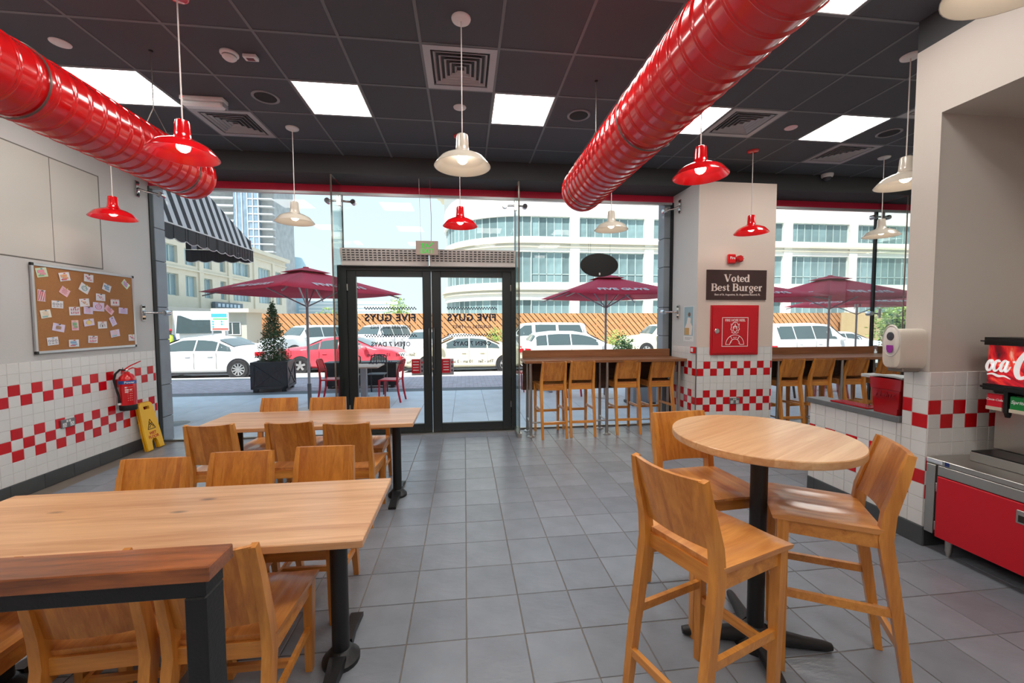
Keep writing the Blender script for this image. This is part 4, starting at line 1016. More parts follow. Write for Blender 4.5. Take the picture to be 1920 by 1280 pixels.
MB().cbox(-.055, .055, -.17, -.03, -.012, .02, .006).build('paper_slot', mat('slot_shadow', (120, 112, 104), .6), t)
# ---- red caddy on the half wall
plast_red = mat('red_acrylic', (168, 14, 22), .08, coat=.8)
t = thing('sauce_caddy', 'glossy red tapered plastic caddy standing on the half wall', 'caddy', (XR+.055, 2.74, .8885), -PI/2)
def rr(w_, d_, z_, yo=0): return [(-w_, -d_+yo, z_), (w_, -d_+yo, z_), (w_, d_+yo, z_), (-w_, d_+yo, z_)]
MB().loft([rr(.085, .055, 0), rr(.10, .06, .17), rr(.092, .06, .185), rr(.112, .065, .19), rr(.115, .067, .275), rr(.109, .062, .275), rr(.095, .055, .05)], cap=True).build('body', plast_red, t)
emb = mat('red_emboss', (150, 30, 36), .25)
text('embossed_lettering', 'Heinz', .062, emb, t, (.0, -.0635, .15), (PI/2+.03, 0, 0), bold=.01, ext=.002, shear=.15)
MB().path_bar([(-.085, -.061, .175), (0, -.0625, .188), (.085, -.061, .175)], [.002]*3, [.004]*3, side=(0, 1, 0)).path_bar([(-.08, -.0615, .125), (0, -.0605, .115), (.08, -.0615, .125)], [.002]*3, [.004]*3, side=(0, 1, 0)).build('embossed_border', emb, t)
lidm = mat('grey_lid', (176, 178, 178), .35)
MB().path_bar([(-.125, 0, .275), (-.05, 0, .292), (.06, 0, .293), (.12, 0, .285)], [.13, .13, .13, .12], [.012]*4, side=(0, 1, 0)).cbox(-.20, -.115, -.06, .06, .262, .288, .004).build('lid', lidm, t)
MB().sphere((-.105, -.05, .2), .012, 8, 6).build('stud', mat('pale_stud', (230, 200, 200), .4), t)
t2 = tag(MB().cbox(-.17, .17, -.07, .07, 0, .012, .004).build('red_tray', plast_red, None, None, (XR+.075, 3.05, .8885), (0, 0, PI/2)), 'flat red plastic tray lying behind the caddy on the half wall', 'tray')
# ================================================================== DRINKS COUNTER IN THE ALCOVE
t = thing('drinks_counter', 'stainless steel drinks counter with red doors in the right alcove', 'counter', (XR, 2.44, 0))
LEN = 2.0
MB().cbox(-.012, .76, -LEN, -.004, .615, .652, .003).build('steel_top', steel, t)
MB().box(0, .75, -LEN+.02, -.01, .14, .614).build('carcass', mat('dark_carcass', (70, 70, 72), .5, .4), t)
MB().cbox(-.012, .012, -.06, -.006, .125, .61, .003).build('corner_stile', steel, t)
MB().cbox(-.012, .0, -LEN+.02, -.075, .545, .612, .002).build('front_rail', steel, t)
crd = mat('red_laminate', (206, 14, 36), .45)
for k in range(2):
    y0, y1 = -.08-k*.95, -.08-(k+1)*.95+.01
    d = MB().cbox(-.022, -.001, y1, y0, .118, .54, .003).build('door', crd, t)
    hy = y1+.485
    MB().cbox(-.026, -.0215, hy-.05, hy+.05, .42, .50, .003).build('flush_pull', steel, d); MB().box(-.0264, -.0255, hy-.04, hy+.04, .43, .47).build('pull_recess', mat('pull_shade', (60, 56, 50), .4, .5), d)
    for hz in (.19, .46): MB().cbox(-.016, -.002, y0+.001, y0+.012, hz-.03, hz+.03, .002).build('hinge', steel, d)
for ly in (-.13, -1.0, -LEN+.1):
    for lx in (.03, .68): MB().lathe([(.02, .03), (.022, .14)], 16, (lx, ly, 0), cap=True).lathe([(.013, 0), (.015, .03)], 12, (lx, ly, 0), cap=True).build('leg', steel, t, 40)
MB().box(-.0135, -.012, -.10, -.006, .625, .648).build('maker_strip', mat('strip_pale', (196, 204, 216), .4), t); MB().box(-.0138, -.0122, -.14, -.115, .622, .65).build('maker_badge', mat('badge_blue', (30, 50, 110), .4), t)
# ---- soda fountain
DX = XR
t = thing('soda_fountain', 'soda fountain with lit cola sign and black trim on the drinks counter', 'drinks machine', (DX, 1.20, .6525))
# local: front toward -x; spans y -1.0..1.0 ; far end near y=+1.18
YE, YN = 1.13, .28
MB().cbox(.185, .66, YN, 1.13, 0, .062, .003).build('drip_tray', steel, t)
MB().box(.19, .655, YN+.01, 1.125, .062, .07).build('drip_grid', black_plastic, t)
MB().cbox(.40, .74, YN, YE+.02, .07, .76, .004).build('body', steel, t)
MB().cbox(.335, .45, YN, YE, .46, .80, .01).build('head_case', black_plastic, t)
cola = None
def cola_mat():
    mm = bpy.data.materials.new('cola_print'); mm.use_nodes = True; n = mm.node_tree; b_ = n.nodes['Principled BSDF']
    tcn = n.nodes.new('ShaderNodeTexCoord'); no = n.nodes.new('ShaderNodeTexNoise'); no.inputs['Scale'].default_value = 6; no.inputs['Detail'].default_value = 4; no.inputs['Distortion'].default_value = 2.5
    n.links.new(tcn.outputs['Object'], no.inputs['Vector']); r = n.nodes.new('ShaderNodeValToRGB'); e = r.color_ramp.elements
    e[0].position = .32; e[0].color = S(52, 24, 30); e[1].position = .72; e[1].color = S(240, 190, 170)
    for p_, c_ in ((.44, (150, 16, 30)), (.54, (214, 30, 40)), (.62, (226, 70, 50))): x_ = e.new(p_); x_.color = S(*c_)
    n.links.new(no.outputs['Fac'], r.inputs[0]); n.links.new(r.outputs[0], b_.inputs['Base Color']); b_.inputs['Roughness'].default_value = .12
    n.links.new(r.outputs[0], b_.inputs['Emission Color']); b_.inputs['Emission Strength'].default_value = .25; return mm
MB().path_bar([(.322, YE-.003, .659), (.314, YE-.03, .659), (.310, YE-.08, .659), (.310, .2, .659), (.310, YN, .659)], [.05]*5, [.26]*5, side=(1, 0, 0)).build('sign_panel', cola_mat(), t)
MB().cbox(.245, .5, YN, YE+.03, .79, .842, .022, 4).build('top_trim', black_plastic, t)
MB().cbox(.26, .46, YN, YE+.025, .487, .527, .014, 4).build('lower_trim', black_plastic, t)
# script lettering along the sign, drawn with a broad pen (reads from the room, toward -y)
sc = MB()
def brush(pts, ws):
    P = []; Wd = []
    for i in range(len(pts)-1):
        p0 = Vector(pts[max(i-1, 0)]); p1 = Vector(pts[i]); p2 = Vector(pts[i+1]); p3 = Vector(pts[min(i+2, len(pts)-1)])
        for q in range(5):
            f = q/5; P.append(.5*((2*p1)+(p2-p0)*f+(2*p0-5*p1+4*p2-p3)*f*f+(3*p1-p0-3*p2+p3)*f**3)); Wd.append(ws[i]+(ws[i+1]-ws[i])*f)
    P.append(Vector(pts[-1])); Wd.append(ws[-1]); rings = []
    for i, p_ in enumerate(P):
        d = (P[min(i+1, len(P)-1)]-P[max(i-1, 0)]).normalized(); nn = Vector((-d.y, d.x))*Wd[i]/2; l, r = p_+nn, p_-nn
        rings.append([(.2845, -l.x, l.y), (.2845, -r.x, r.y), (.2815, -r.x, r.y), (.2815, -l.x, l.y)])
    sc.loft(rings)
def script(ox, oz, s_, strokes):
    for pts, ws in strokes: brush([(ox+(a+.22*b)*s_*.62, oz+b*s_) for a, b in pts], [w_*s_*.85 for w_ in ws])
capC = [([(.95, 1.02), (.72, 1.30), (.42, 1.22), (.16, .80), (.10, .35), (.30, .02), (.62, .06), (.85, .30), (.80, .52), (.62, .50)], [.10, .10, .17, .24, .25, .20, .15, .14, .14, .10])]
low_o = [([(.42, .66), (.20, .62), (.08, .32), (.20, .04), (.40, .10), (.50, .38), (.40, .66), (.34, .45), (.55, .36)], [.10, .14, .17, .14, .13, .16, .10, .06, .05])]
low_c = [([(.44, .56), (.34, .68), (.16, .58), (.08, .28), (.22, .03), (.42, .12), (.56, .34)], [.14, .10, .16, .18, .14, .08, .06])]
low_a = [([(.46, .58), (.28, .68), (.10, .45), (.10, .12), (.24, .03), (.42, .30), (.50, .66)], [.08, .12, .17, .16, .10, .08, .08]), ([(.50, .66), (.44, .25), (.50, .03), (.66, .14), (.76, .34)], [.13, .17, .15, .08, .05])]
low_l = [([(.10, .10), (.34, .70), (.36, 1.15), (.24, 1.22), (.16, .80), (.14, .20), (.26, .02), (.44, .18)], [.05, .09, .12, .12, .17, .18, .14, .06])]
bz, bs = .615, .112; x0 = -YE-.008
for ch, dx in (('C', -.62), ('o', -.02), ('c', .50), ('a', 1.02), ('-', 1.86), ('C', 2.05), ('o', 3.0), ('l', 3.5), ('a', 3.92)):
    if ch == 'C' and dx < 0: continue
    if ch == '-': script(x0+dx*bs*.62, bz, bs, [([(0, .62), (.16, .64)], [.14, .14])]); continue
    big = 1.25 if ch == 'C' else 1; script(x0+dx*bs*.62, bz-(.03 if ch == 'C' else 0), bs*big, {'C': capC, 'o': low_o, 'c': low_c, 'a': low_a, 'l': low_l}[ch])
brush([(x0+.012, .592), (x0+.04, .598), (x0+.07, .586), (x0+.10, .588), (x0+.13, .572)], [.006, .012, .016, .010, .004])
sc.build('script_lettering', mat('sign_white', (245, 245, 245), .35, emit=.15), t)
flav = (('red', (214, 30, 50), 'Coca-Cola'), ('green', (20, 130, 60), 'Sprite'), ('orange', (236, 120, 40), 'Fanta'), ('pale', (210, 214, 220), ''), ('brown', (120, 60, 40), ''))
for k, (cn, c_, wd) in enumerate(flav):
    y = YE-.058-k*.118
    v = MB().cbox(.285, .31, y-.03, y+.052, .372, .462, .004).build('flavour_card', mat('card_'+cn, c_, .3), t)
    if wd: text('lettering', wd, .03 if len(wd) < 8 else .02, whitefilm, v, (.2845, y+.01, .425), (PI/2, 0, -PI/2), bold=.02, shear=.2, ext=.0005)
    MB().box(.2825, .2852, y-.03, y+.052, .355, .378).build('price_strip', mat('card_strip', (206, 196, 176), .4), v)
    MB().cbox(.28, .36, y-.056, y-.034, .345, .49, .005).build('valve_lever', black_plastic, t)
    MB().lathe([(.012, .315), (.017, .335), (.017, .36)], 12, (.31, y-.045, 0), cap=True).build('nozzle', black_plastic, t, 40)
MB().box(.45, .70, YN, YE-.12, .761, .86).build('ice_hopper', white_plastic, t)
# menu board edge above
tag(MB().cbox(XA-.07, XA-.002, .5, 2.18, 1.72, 2.5, .01).build('menu_panel', mat('menu_pale', (206, 206, 204), .3), None), 'pale panel on the alcove wall above the soda fountain', 'panel')
# ================================================================== CEILING DEVICES
t = thing('smoke_detector', 'round white smoke detector between the duct and the light panel', 'smoke detector', (-1.823, 3.523, ZC))
MB().lathe([(.065, 0), (.065, -.012), (.05, -.02), (.05, -.035), (.035, -.05), (.001, -.052)], 24).build('housing', white_plastic, t, 40); MB().lathe([(.0505, -.022), (.0505, -.030)], 24).build('vent_ring', greyfilm, t, 40)
t = thing('indicator_box', 'small white indicator box with dark window beside the smoke detector', 'indicator', (-1.67, 3.533, ZC))
MB().cbox(-.05, .05, -.03, .03, -.03, -.001, .004).build('case', white_plastic, t); MB().box(-.028, .028, -.018, .018, -.0312, -.03).build('window', mat('indicator_window', (110, 30, 30), .3), t)
for x, y, c_, lab in ((-3.02, 3.535, 'w', 'flat white ceiling disc beside the left duct'), (-.028, 4.131, 'w', 'small white ceiling disc below the square vent in the middle'), (3.585, 4.155, 'p', 'small pinkish ceiling disc left of the right light panel'), (2.404, 4.715, 'w', 'small white ceiling sensor beside the right duct end')):
    tag(MB().lathe([(.001, -.012), (.05, -.012), (.062, -.006), (.064, -.001), (.001, -.001)], 24).build('ceiling_disc', white_plastic if c_ == 'w' else mat('pinkish_plastic', (234, 200, 206), .35), None, 40, (x, y, ZC)), lab, 'ceiling disc')
for x, y, lab in ((-1.843, 4.15, 'left of the left light panel by the door'), (1.187, 4.153, 'between a light panel and the right duct'), (4.798, 4.149, 'beside the right light panel')):
    t = thing('ceiling_speaker', 'round flush ceiling speaker '+lab, 'speaker', (x, y, ZC), 0, 'flush ceiling speakers')
    MB().lathe([(.118, 0), (.118, -.006), (.108, -.012), (.095, -.006), (.095, 0)], 32).build('rim', mat('speaker_rim', (140, 140, 146), .4), t, 40)
    MB().lathe([(.096, -.004), (.06, -.007), (.001, -.008)], 32).build('mesh_cover', mat('speaker_mesh', (34, 34, 36), .7, bump=(400, .6)), t, 40)
t = thing('emergency_light', 'long white emergency light fixed under the ceiling near the left duct', 'emergency light', (-2.43, 4.235, ZC))
MB().cbox(-.19, .19, -.05, .05, -.04, -.001, .006).build('housing', white_plastic, t); MB().cbox(-.18, .18, -.045, .045, -.09, -.04, .018).build('diffuser', mat('frosted_cover', (226, 228, 230), .25), t)
MB().sphere((-.15, -.052, -.02), .004, 6, 5).build('led', mat('led_red', (230, 40, 40), .3, emit=1), t); MB().cbox(.182, .192, -.04, .04, -.085, -.045, .002).build('end_cap', greyfilm, t)
t = thing('dome_camera', 'small white dome camera on the black soffit right of the column', 'camera', (5.25, YF-.06, ZC-.001))
MB().lathe([(.075, 0), (.075, -.03), (.066, -.045), (.055, -.05)], 24).build('housing', white_plastic, t, 40); MB().lathe([(.055, -.048), (.05, -.075), (.03, -.095), (.001, -.102)], 20).build('dome', mat('smoked_dome', (70, 70, 76), .1), t, 50)
# ================================================================== OUTSIDE
ZP = -.02
slab_m = mat('pale_paving_slab', (214, 222, 229), .55, var=.07, noise=(3, .10))
pv = struct(MB().box(-16, 22, 6.0, 10.02, -.4, ZP-.006).build('floor_pavement', mat('paving_joint', (120, 124, 128), .9)))
sl = tile_mesh('slab', .594, 1.194, .03, slab_m, .003)
for i in range(-12, 17):
    for j in range(4):
        x, y = i*.6+.08, 6.0+1.2*(j+.5)-(.6 if i % 2 else 0)*0
        if y > 10: continue
        ob('slab', sl, pv, (x, y, ZP))
# drain cover
t = thing('drain_cover', 'round metal drain cover in the pavement near the left wall', 'drain cover', (-4.66, 7.02, ZP))
MB().lathe([(.001, .004), (.19, .004), (.2, .0), (.2, -.01)], 28).build('lid', mat('drain_metal', (120, 124, 126), .5, .5), t, 40); MB().lathe([(.2, .003), (.235, .003), (.235, -.01)], 28).build('ring', mat('drain_ring', (206, 210, 210), .5), t, 40)
# brick strip and kerb
bs_ = struct(MB().box(-16, 22, 10.02, 12.3, -.4, ZP-.012).build('floor_brick_strip', mat('brick_joint', (130, 120, 122), .9)))
mb = MB(); r_ = 0
for j in range(22):
    for i in range(-72, 100):
        x = i*.215+(j % 2)*.1075; y = 10.03+j*.102
        if not -13 < x < 18: continue
        mb.add([(x+.004,y+.004,ZP-.004),(x+.211,y+.004,ZP-.004),(x+.211,y+.098,ZP-.004),(x+.004,y+.098,ZP-.004)], [(0,1,2,3)])
tag(mb.build('paving_bricks', mat('mauve_paving_brick', (196, 184, 192), .7, noise=(5, .2)), bs_), kind='stuff')
kerb = struct(MB().box(-16, 22, 12.3, 12.5, -.4, ZP+.005).build('floor_kerb', mat('kerb_stone', (196, 194, 190), .7)))
def road_z(y): return -.15-.30*max(0, min(1, (y-12.5)/5))
asph = mat('sunlit_asphalt', (176, 174, 172), .85, noise=(2, .08), bump=(60, .2))
mb = MB()
mb.loft([[(x, 12.5, road_z(12.5)), (x, 17.5, road_z(17.5)), (x, 32, -.45), (x, 140, -.5)] for x in (-140, 140)], closed=False)
struct(mb.build('floor_road', asph))
# ---- awning on the left
aw_b = mat('awning_charcoal', (58, 60, 64), .8); aw_w = mat('awning_white', (226, 226, 228), .8); aw_trim = mat('awning_trim', (240, 240, 238), .7)
t = thing('striped_awning', 'black and white striped awning with scalloped valance outside left', 'awning', (0, 0, 0))
Y0, Y1, XF, ZF = 6.2, 9.0, -4.35, 3.10; n = 27; wst = (Y1-Y0)/n
def rise(y): return min(2.0, .21+.60*(Y1-y)+.02*(Y1-y)**2)     # steep striped face, its top edge raked down to the far corner
for k in range(n):
    ya, yb_ = Y1-k*wst, Y1-(k+1)*wst; ha, hb = rise(ya), rise(yb_)
    q = [(XF, ya, ZF), (XF, yb_, ZF), (XF-.30*hb, yb_, ZF+hb), (XF-.30*ha, ya, ZF+ha)]
    MB().loft([q, [(x-.008, y, z) for x, y, z in q]]).build('stripe', aw_w if k % 2 else aw_b, t)
for k in range(12):                              # short end and the sheet behind
    xa, xb_ = XF-.02-k*wst, XF-.02-(k+1)*wst
    MB().box(xb_, xa, Y1-.012, Y1-.004, ZF, ZF+.2).build('stripe', aw_b if k % 2 else aw_w, t)
MB().loft([[(XF-.30*rise(y), y, ZF+rise(y)-.01), (-5.63, y, ZF+rise(y)+.25)] for y in (6.2, 7, 7.7, 8.4, 9.0)], closed=False).build('top_sheet', aw_b, t)
MB().box(-4.356, -4.338, Y0, Y1, 3.085, 3.105).build('edge_binding', aw_trim, t)
def valance(name, pts_fn, L, zt, zb, m_):
    mb = MB(); N = int(L/.02)
    for k in range(N):
        s0, s1 = L*k/N, L*(k+1)/N
        e = lambda s: zb+.035*(1-abs(math.sin(PI*s/.26)))
        a, b = pts_fn(s0), pts_fn(s1)
        mb.add([a+(zt,), b+(zt,), b+(e(s1),), a+(e(s0),)], [(0,1,2,3)])
    o = mb.build(name, m_, t); md = o.modifiers.new('th', 'SOLIDIFY'); md.thickness = .006
    tr = MB().tube([pts_fn(L*k/N)+(zb+.035*(1-abs(math.sin(PI*(L*k/N)/.26))),) for k in range(N+1)], .008, 5); tr.build(name+'_trim', aw_trim, t)
valance('front_valance', lambda s: (-4.345, Y0+s), Y1-Y0, 3.09, 2.85, aw_b)
valance('end_valance', lambda s: (-4.35-s, Y1), 1.28, 3.09, 2.84, aw_b)
struct(MB().box(-14, -5.63, 6.1, 7.72, -.3, 12).build('wall_neighbour', stone))
# ---- umbrellas
um = mat('crimson_canvas', (206, 34, 74), .75, noise=(3, .06)); pole_m = mat('pale_grey_pole', (170, 168, 172), .4, .3)
um_text = mat('canvas_lettering', (226, 226, 232), .6)
def umbrella(x, y, rot, label, hs=1.2, base='disc', words=True, ze=2.14, za=2.58):
    t = thing('parasol', label, 'parasol', (x, y, ZP), rot, 'crimson market parasols')
    ze -= ZP; za -= ZP
    for k in range(4):
        a0, a1 = PI/4+k*PI/2, PI/4+(k+1)*PI/2; R = hs*math.sqrt(2); rings = []
        for f in (0.02, .25, .5, .75, 1):
            p0 = Vector((R*f*math.cos(a0), R*f*math.sin(a0), 0)); p1 = Vector((R*f*math.cos(a1), R*f*math.sin(a1), 0)); z = za+(ze-za)*f; ring = []
            for q in range(7):
                u = q/6; p = p0.lerp(p1, u); sag = -.035*math.sin(PI*u)*f; ring.append((p.x, p.y, z+sag))
            rings.append(ring)
        o = MB().loft(rings, closed=False).build('canopy_panel', um, t, 60); md = o.modifiers.new('th', 'SOLIDIFY'); md.thickness = .004
        aa = (a0+a1)/2; d = hs*.80; sl_ = math.atan2(za-ze, hs); zt = za+(ze-za)*.80-.018
        if words:
            text('lettering', 'FIVE GUYS' if k % 2 else 'FIVE GUYS', .20, um_text, t, (d*math.cos(aa), d*math.sin(aa), zt+.012), (sl_, 0, aa+PI/2), bold=.03, ext=.001, sx=1.1)
        c0 = Vector((R*math.cos(a0), R*math.sin(a0), ze)); MB().bar((0, 0, za-.05), tuple(c0*.97+Vector((0, 0, -.005))), .02, .02).build('rib', pole_m, t)
        h = c0*.5+Vector((0, 0, (za+ze)/2-ze*.5-.02)); MB().bar((0, 0, ze-.25), (c0.x*.5, c0.y*.5, (za+ze)/2-.03), .018, .018).build('strut', pole_m, t)
    R = .30*math.sqrt(2); MB().loft([[(R*f*math.cos(PI/4+k*PI/2), R*f*math.sin(PI/4+k*PI/2), za+.03-.098*f) for k in range(4)] for f in (.02, .5, 1)]).build('vent_cap', um, t)
    MB().lathe([(.001, za+.01), (.05, za+.012), (.05, za+.032), (.001, za+.036)], 10).build('finial', um, t)
    MB().lathe([(.024, .06), (.024, za)], 12, cap=True).build('pole', pole_m, t, 40); MB().lathe([(.034, .02), (.034, .5)], 12, cap=True).build('pole_sleeve', mat('dark_sleeve', (110, 112, 118), .4, .3), t, 40)
    MB().lathe([(.001, .03), (.22, .03), (.3, .018), (.31, 0), (.001, 0)], 32).build('base_plate', mat('parasol_base', (206, 206, 204), .45), t, 40)
umbrella(-2.86, 7.78, math.radians(279+45-360+0), 'crimson parasol standing left of the door', hs=1.19)
umbrella(3.02, 8.4, 0, 'crimson parasol in the window between the door and the column')
umbrella(6.0, 8.4, 0, 'crimson parasol mostly hidden behind the column', ze=2.1, za=2.5)
umbrella(8.45, 8.5, 0, 'crimson parasol in the window right of the column', ze=2.12, za=2.62)
umbrella(10.9, 10.1, 0, 'crimson parasol farthest right, at the pillar edge', ze=2.02, za=2.45)
# ---- square planter with shrub
char = mat('charcoal_planter', (58, 62, 68), .5)
def leaf_cloud(name, fn, n, size, m_, parent, seed=1):
    rnd = random.Random(seed); mb = MB()
    for _ in range(n):
        p = Vector(fn(rnd)); d = Vector((rnd.gauss(0, 1), rnd.gauss(0, 1), rnd.gauss(0, .6))).normalized(); e = d.orthogonal().normalized(); e.rotate(Matrix.Rotation(rnd.uniform(0, 6.28), 3, d)); s_ = size*rnd.uniform(.6, 1.3)
        mb.add([p, p+d*s_*.5+e*s_*.28, p+d*s_, p+d*s_*.5-e*s_*.28], [(0,1,2,3)])
    return tag(mb.build(name, m_, parent), kind='stuff')
leaf_g = mat('leaf_green', (64, 92, 50), .6, noise=(8, .4)); leaf_l = mat('leaf_light_green', (150, 176, 90), .6, noise=(6, .3)); leaf_d = mat('leaf_deep_green', (52, 84, 46), .6, noise=(6, .35)); bark = mat('bark', (96, 74, 58), .9)
t = thing('square_planter', 'charcoal square planter box with crossed braces left of the door outside', 'planter', (-4.60, 10.33, ZP), math.radians(8))
hw, ht = .37, .70
MB().box(-hw, hw, -hw, hw, .07, ht).build('box', char, t)
MB().box(-hw+.04, hw-.04, -hw+.04, hw-.04, ht, ht+.004).build('soil', mat('soil', (60, 50, 42), .95), t)
for k in range(4):
    a = k*PI/2; R_ = Matrix.Rotation(a, 3, 'Z')
    fr = MB()
    for (p0, p1) in (((-hw, ht-.03), (hw, ht-.03)), ((-hw, .10), (hw, .10)), ((-hw+.03, .07), (-hw+.03, ht)), ((hw-.03, .07), (hw-.03, ht))): fr.bar(R_ @ Vector((p0[0], -hw-.010, p0[1])), R_ @ Vector((p1[0], -hw-.010, p1[1])), .06, .022, side=(R_ @ Vector((0, 0, 1)) if p0[1] == p1[1] else R_ @ Vector((1, 0, 0))))
    fr.build('edge_frame', char, t)
    for sgn in (-1, 1): MB().bar(R_ @ Vector((-hw*sgn+.02*sgn, -hw-.008, .10)), R_ @ Vector((hw*sgn-.02*sgn, -hw-.008, ht-.05)), .035, .018, side=R_ @ Vector((1, 0, 0))).build('cross_brace', char, t)
for sx_ in (-1, 1):
    for sy_ in (-1, 1): MB().box(sx_*(hw-.07)-.05, sx_*(hw-.07)+.05, sy_*(hw-.07)-.05, sy_*(hw-.07)+.05, 0, .07).build('foot', char, t)
t = thing('potted_shrub', 'slim conical green shrub growing in the square planter outside', 'shrub', (-4.60, 10.33, ZP+.705))
MB().tube([(0, 0, 0), (.02, 0, .5), (0, .01, 1.3)], [.014, .012, .005], 6).build('stem', bark, t)
for s_ in (-1, 1): MB().tube([(s_*.2, -.1, 0), (s_*.19, -.1, .35)], .006, 5).build('stake', mat('stake', (190, 180, 160), .8), t)
def cone(r):
    h = r.random()**1.5*1.32; R = (.43*(1-h/1.42)**.85)*(.55+.45*abs(math.sin(h*17))); a = r.uniform(0, 6.28); q = math.sqrt(r.random()); return (R*q*math.cos(a), R*q*math.sin(a), .02+h+.04*r.gauss(0, 1))
leaf_cloud('foliage', cone, 4200, .05, leaf_g, t, 4)
# ---- long low black planter
t = thing('trough_planter', 'long low black trough planter behind the outdoor table', 'planter', (-2.55, 10.45, ZP))
MB().cbox(-.85, .85, -.22, .22, .06, .62, .01).build('box', mat('black_planter', (34, 36, 40), .5), t); MB().cbox(-.88, .88, -.25, .25, .60, .64, .006).build('rim', char, t)
for s_ in (-1, 1): MB().box(s_*.75-.05, s_*.75+.05, -.18, .18, 0, .06).build('foot', char, t)
# ---- outdoor chairs and tables
out_red = mat('red_outdoor_metal', (206, 22, 48), .35); out_blk = mat('dark_outdoor_metal', (52, 54, 58), .4)
def out_chair(name, m_, x, y, rz, label, group):
    t = thing(name, label, 'chair', (x, y, ZP), rz, group)
    MB().cbox(-.20, .20, -.19, .20, .435, .46, .008).build('seat', m_, t)
    for s_ in (-1, 1):
        MB().path_bar([(s_*.18, -.25, 0), (s_*.18, -.20, .25), (s_*.18, -.185, .45), (s_*.18, -.20, .66), (s_*.165, -.255, .84)], [.025, .028, .03, .026, .022], [.03, .034, .036, .03, .024]).build('leg', m_, t, 40)
        MB().bar((s_*.18, .19, 0), (s_*.18, .18, .44), .025, .025, .032, .032).build('leg', m_, t)
    MB().tube([(-.165, -.252, .83), (-.12, -.262, .862), (0, -.266, .868), (.12, -.262, .862), (.165, -.252, .83)], .013, 8).build('top_rail', m_, t, 50)
    MB().bar((-.175, -.2, .62), (.175, -.2, .62), .02, .014, side=(0, 0, 1)).build('back_rail', m_, t)
    for k in range(5): xx = -.11+k*.055; MB().bar((xx, -.205, .62), (xx*.95, -.262, .86), .014, .012).build('back_slat', m_, t)
def out_table(x, y, label, z=.72):
    t = thing('outdoor_table', label, 'table', (x, y, ZP), 0, 'outdoor tables')
    MB().cbox(-.36, .36, -.36, .36, z-.028, z, .004).build('table_top', mat('outdoor_wood', (196, 168, 150), .5, noise=(8, .1)), t)
    MB().cbox(-.06, .06, -.06, .06, .04, z-.03, .01).build('pedestal', mat('outdoor_metal', (160, 160, 168), .4, .3), t); MB().cbox(-.3, .3, -.04, .04, 0, .04, .006).cbox(-.04, .04, -.3, .3, 0, .0405, .006).build('cross_base', MATS['outdoor_metal'], t)
out_table(-2.12, 8.75, 'small outdoor table left of the door')
out_chair('outdoor_chair', out_red, -2.74, 8.72, -PI/2, 'red outdoor metal chair left of the outdoor table', 'red outdoor chairs')
out_chair('outdoor_chair', out_red, -1.52, 8.50, PI/2-.15, 'red outdoor metal chair seen through the left door pane', 'red outdoor chairs')
out_chair('outdoor_chair', out_blk, -2.0, 9.45, PI, 'dark outdoor metal chair behind the outdoor table, before the trough', 'dark outdoor chairs')
out_chair('outdoor_chair', out_blk, -2.55, 9.3, PI, 'dark outdoor metal chair behind the door frame', 'dark outdoor chairs')
out_table(1.95, 9.3, 'outdoor table seen under the door side window counter')
out_chair('outdoor_chair', out_red, 1.15, 9.3, -PI/2, 'red outdoor chair seen under the counter near the door', 'red outdoor chairs')
out_chair('outdoor_chair', out_red, 2.25, 8.6, .3, 'red outdoor chair seen under the middle of the door side counter', 'red outdoor chairs')
out_table(6.6, 8.6, 'outdoor table seen under the right window counter')
out_chair('outdoor_chair', out_red, 5.2, 8.95, -PI/2, 'red outdoor chair just right of the column', 'red outdoor chairs')
out_chair('outdoor_chair', out_blk, 6.7, 7.9, 0, 'dark outdoor chair under the right window counter', 'dark outdoor chairs')
out_chair('outdoor_chair', out_red, 7.35, 7.3, .4, 'red outdoor chair seen near the right pillar', 'red outdoor chairs')
t = thing('box_planter', 'grey low box planter seen under the counter next to the column', 'planter', (3.6, 7.55, ZP))
MB().cbox(-.4, .4, -.2, .2, .05, .62, .01).build('box', mat('grey_planter', (150, 156, 164), .5), t); MB().cbox(-.42, .42, -.22, .22, .0, .05, .006).build('plinth', char, t)
# ---- cars
tyre = mat('tyre', (40, 40, 42), .8); rim_m = mat('alloy_rim', (190, 190, 190), .35, .7); carglass = mat('car_glass', (70, 84, 86), .08, coat=.3); dark_trim = mat('car_dark_trim', (40, 42, 46), .5); lamp_r = mat('tail_lamp', (196, 20, 34), .2); lamp_w = mat('head_lamp', (214, 218, 222), .15); plate_m = mat('number_plate', (190, 192, 194), .5)
PROF = {
 'sedan': (4.75, 1.82, 1.44, .94, [(0,.62),(.012,.92),(.03,1.0),(.14,1.04),(.18,1.07),(.33,1.39),(.44,1.44),(.56,1.42),(.74,1.03),(.9,.92),(.97,.78),(1,.58)], [(.205,.30),(.31,.45),(.46,.64)], (.57,.73), (.19,.32)),
 'hatch': (4.35, 1.80, 1.58, 1.0, [(0,.62),(.012,1.0),(.04,1.1),(.11,1.5),(.28,1.58),(.48,1.57),(.6,1.48),(.78,1.06),(.92,.95),(.98,.8),(1,.58)], [(.10,.20),(.21,.42),(.43,.68)], (.60,.77), (.045,.105)),
 'suv': (4.8, 1.95, 1.86, 1.14, [(0,.75),(.008,1.2),(.04,1.72),(.09,1.84),(.5,1.87),(.6,1.82),(.72,1.24),(.93,1.14),(.985,.95),(1,.65)], [(.07,.22),(.23,.41),(.42,.63)], (.605,.715), (.015,.045)),
 'van': (4.75, 1.75, 1.98, 1.2, [(0,.6),(.006,1.3),(.02,1.85),(.06,1.95),(.6,1.98),(.78,1.92),(.92,1.25),(.97,1.0),(1,.55)], [(.05,.36),(.39,.64),(.68,.86)], (.80,.915), (.01,.02))}
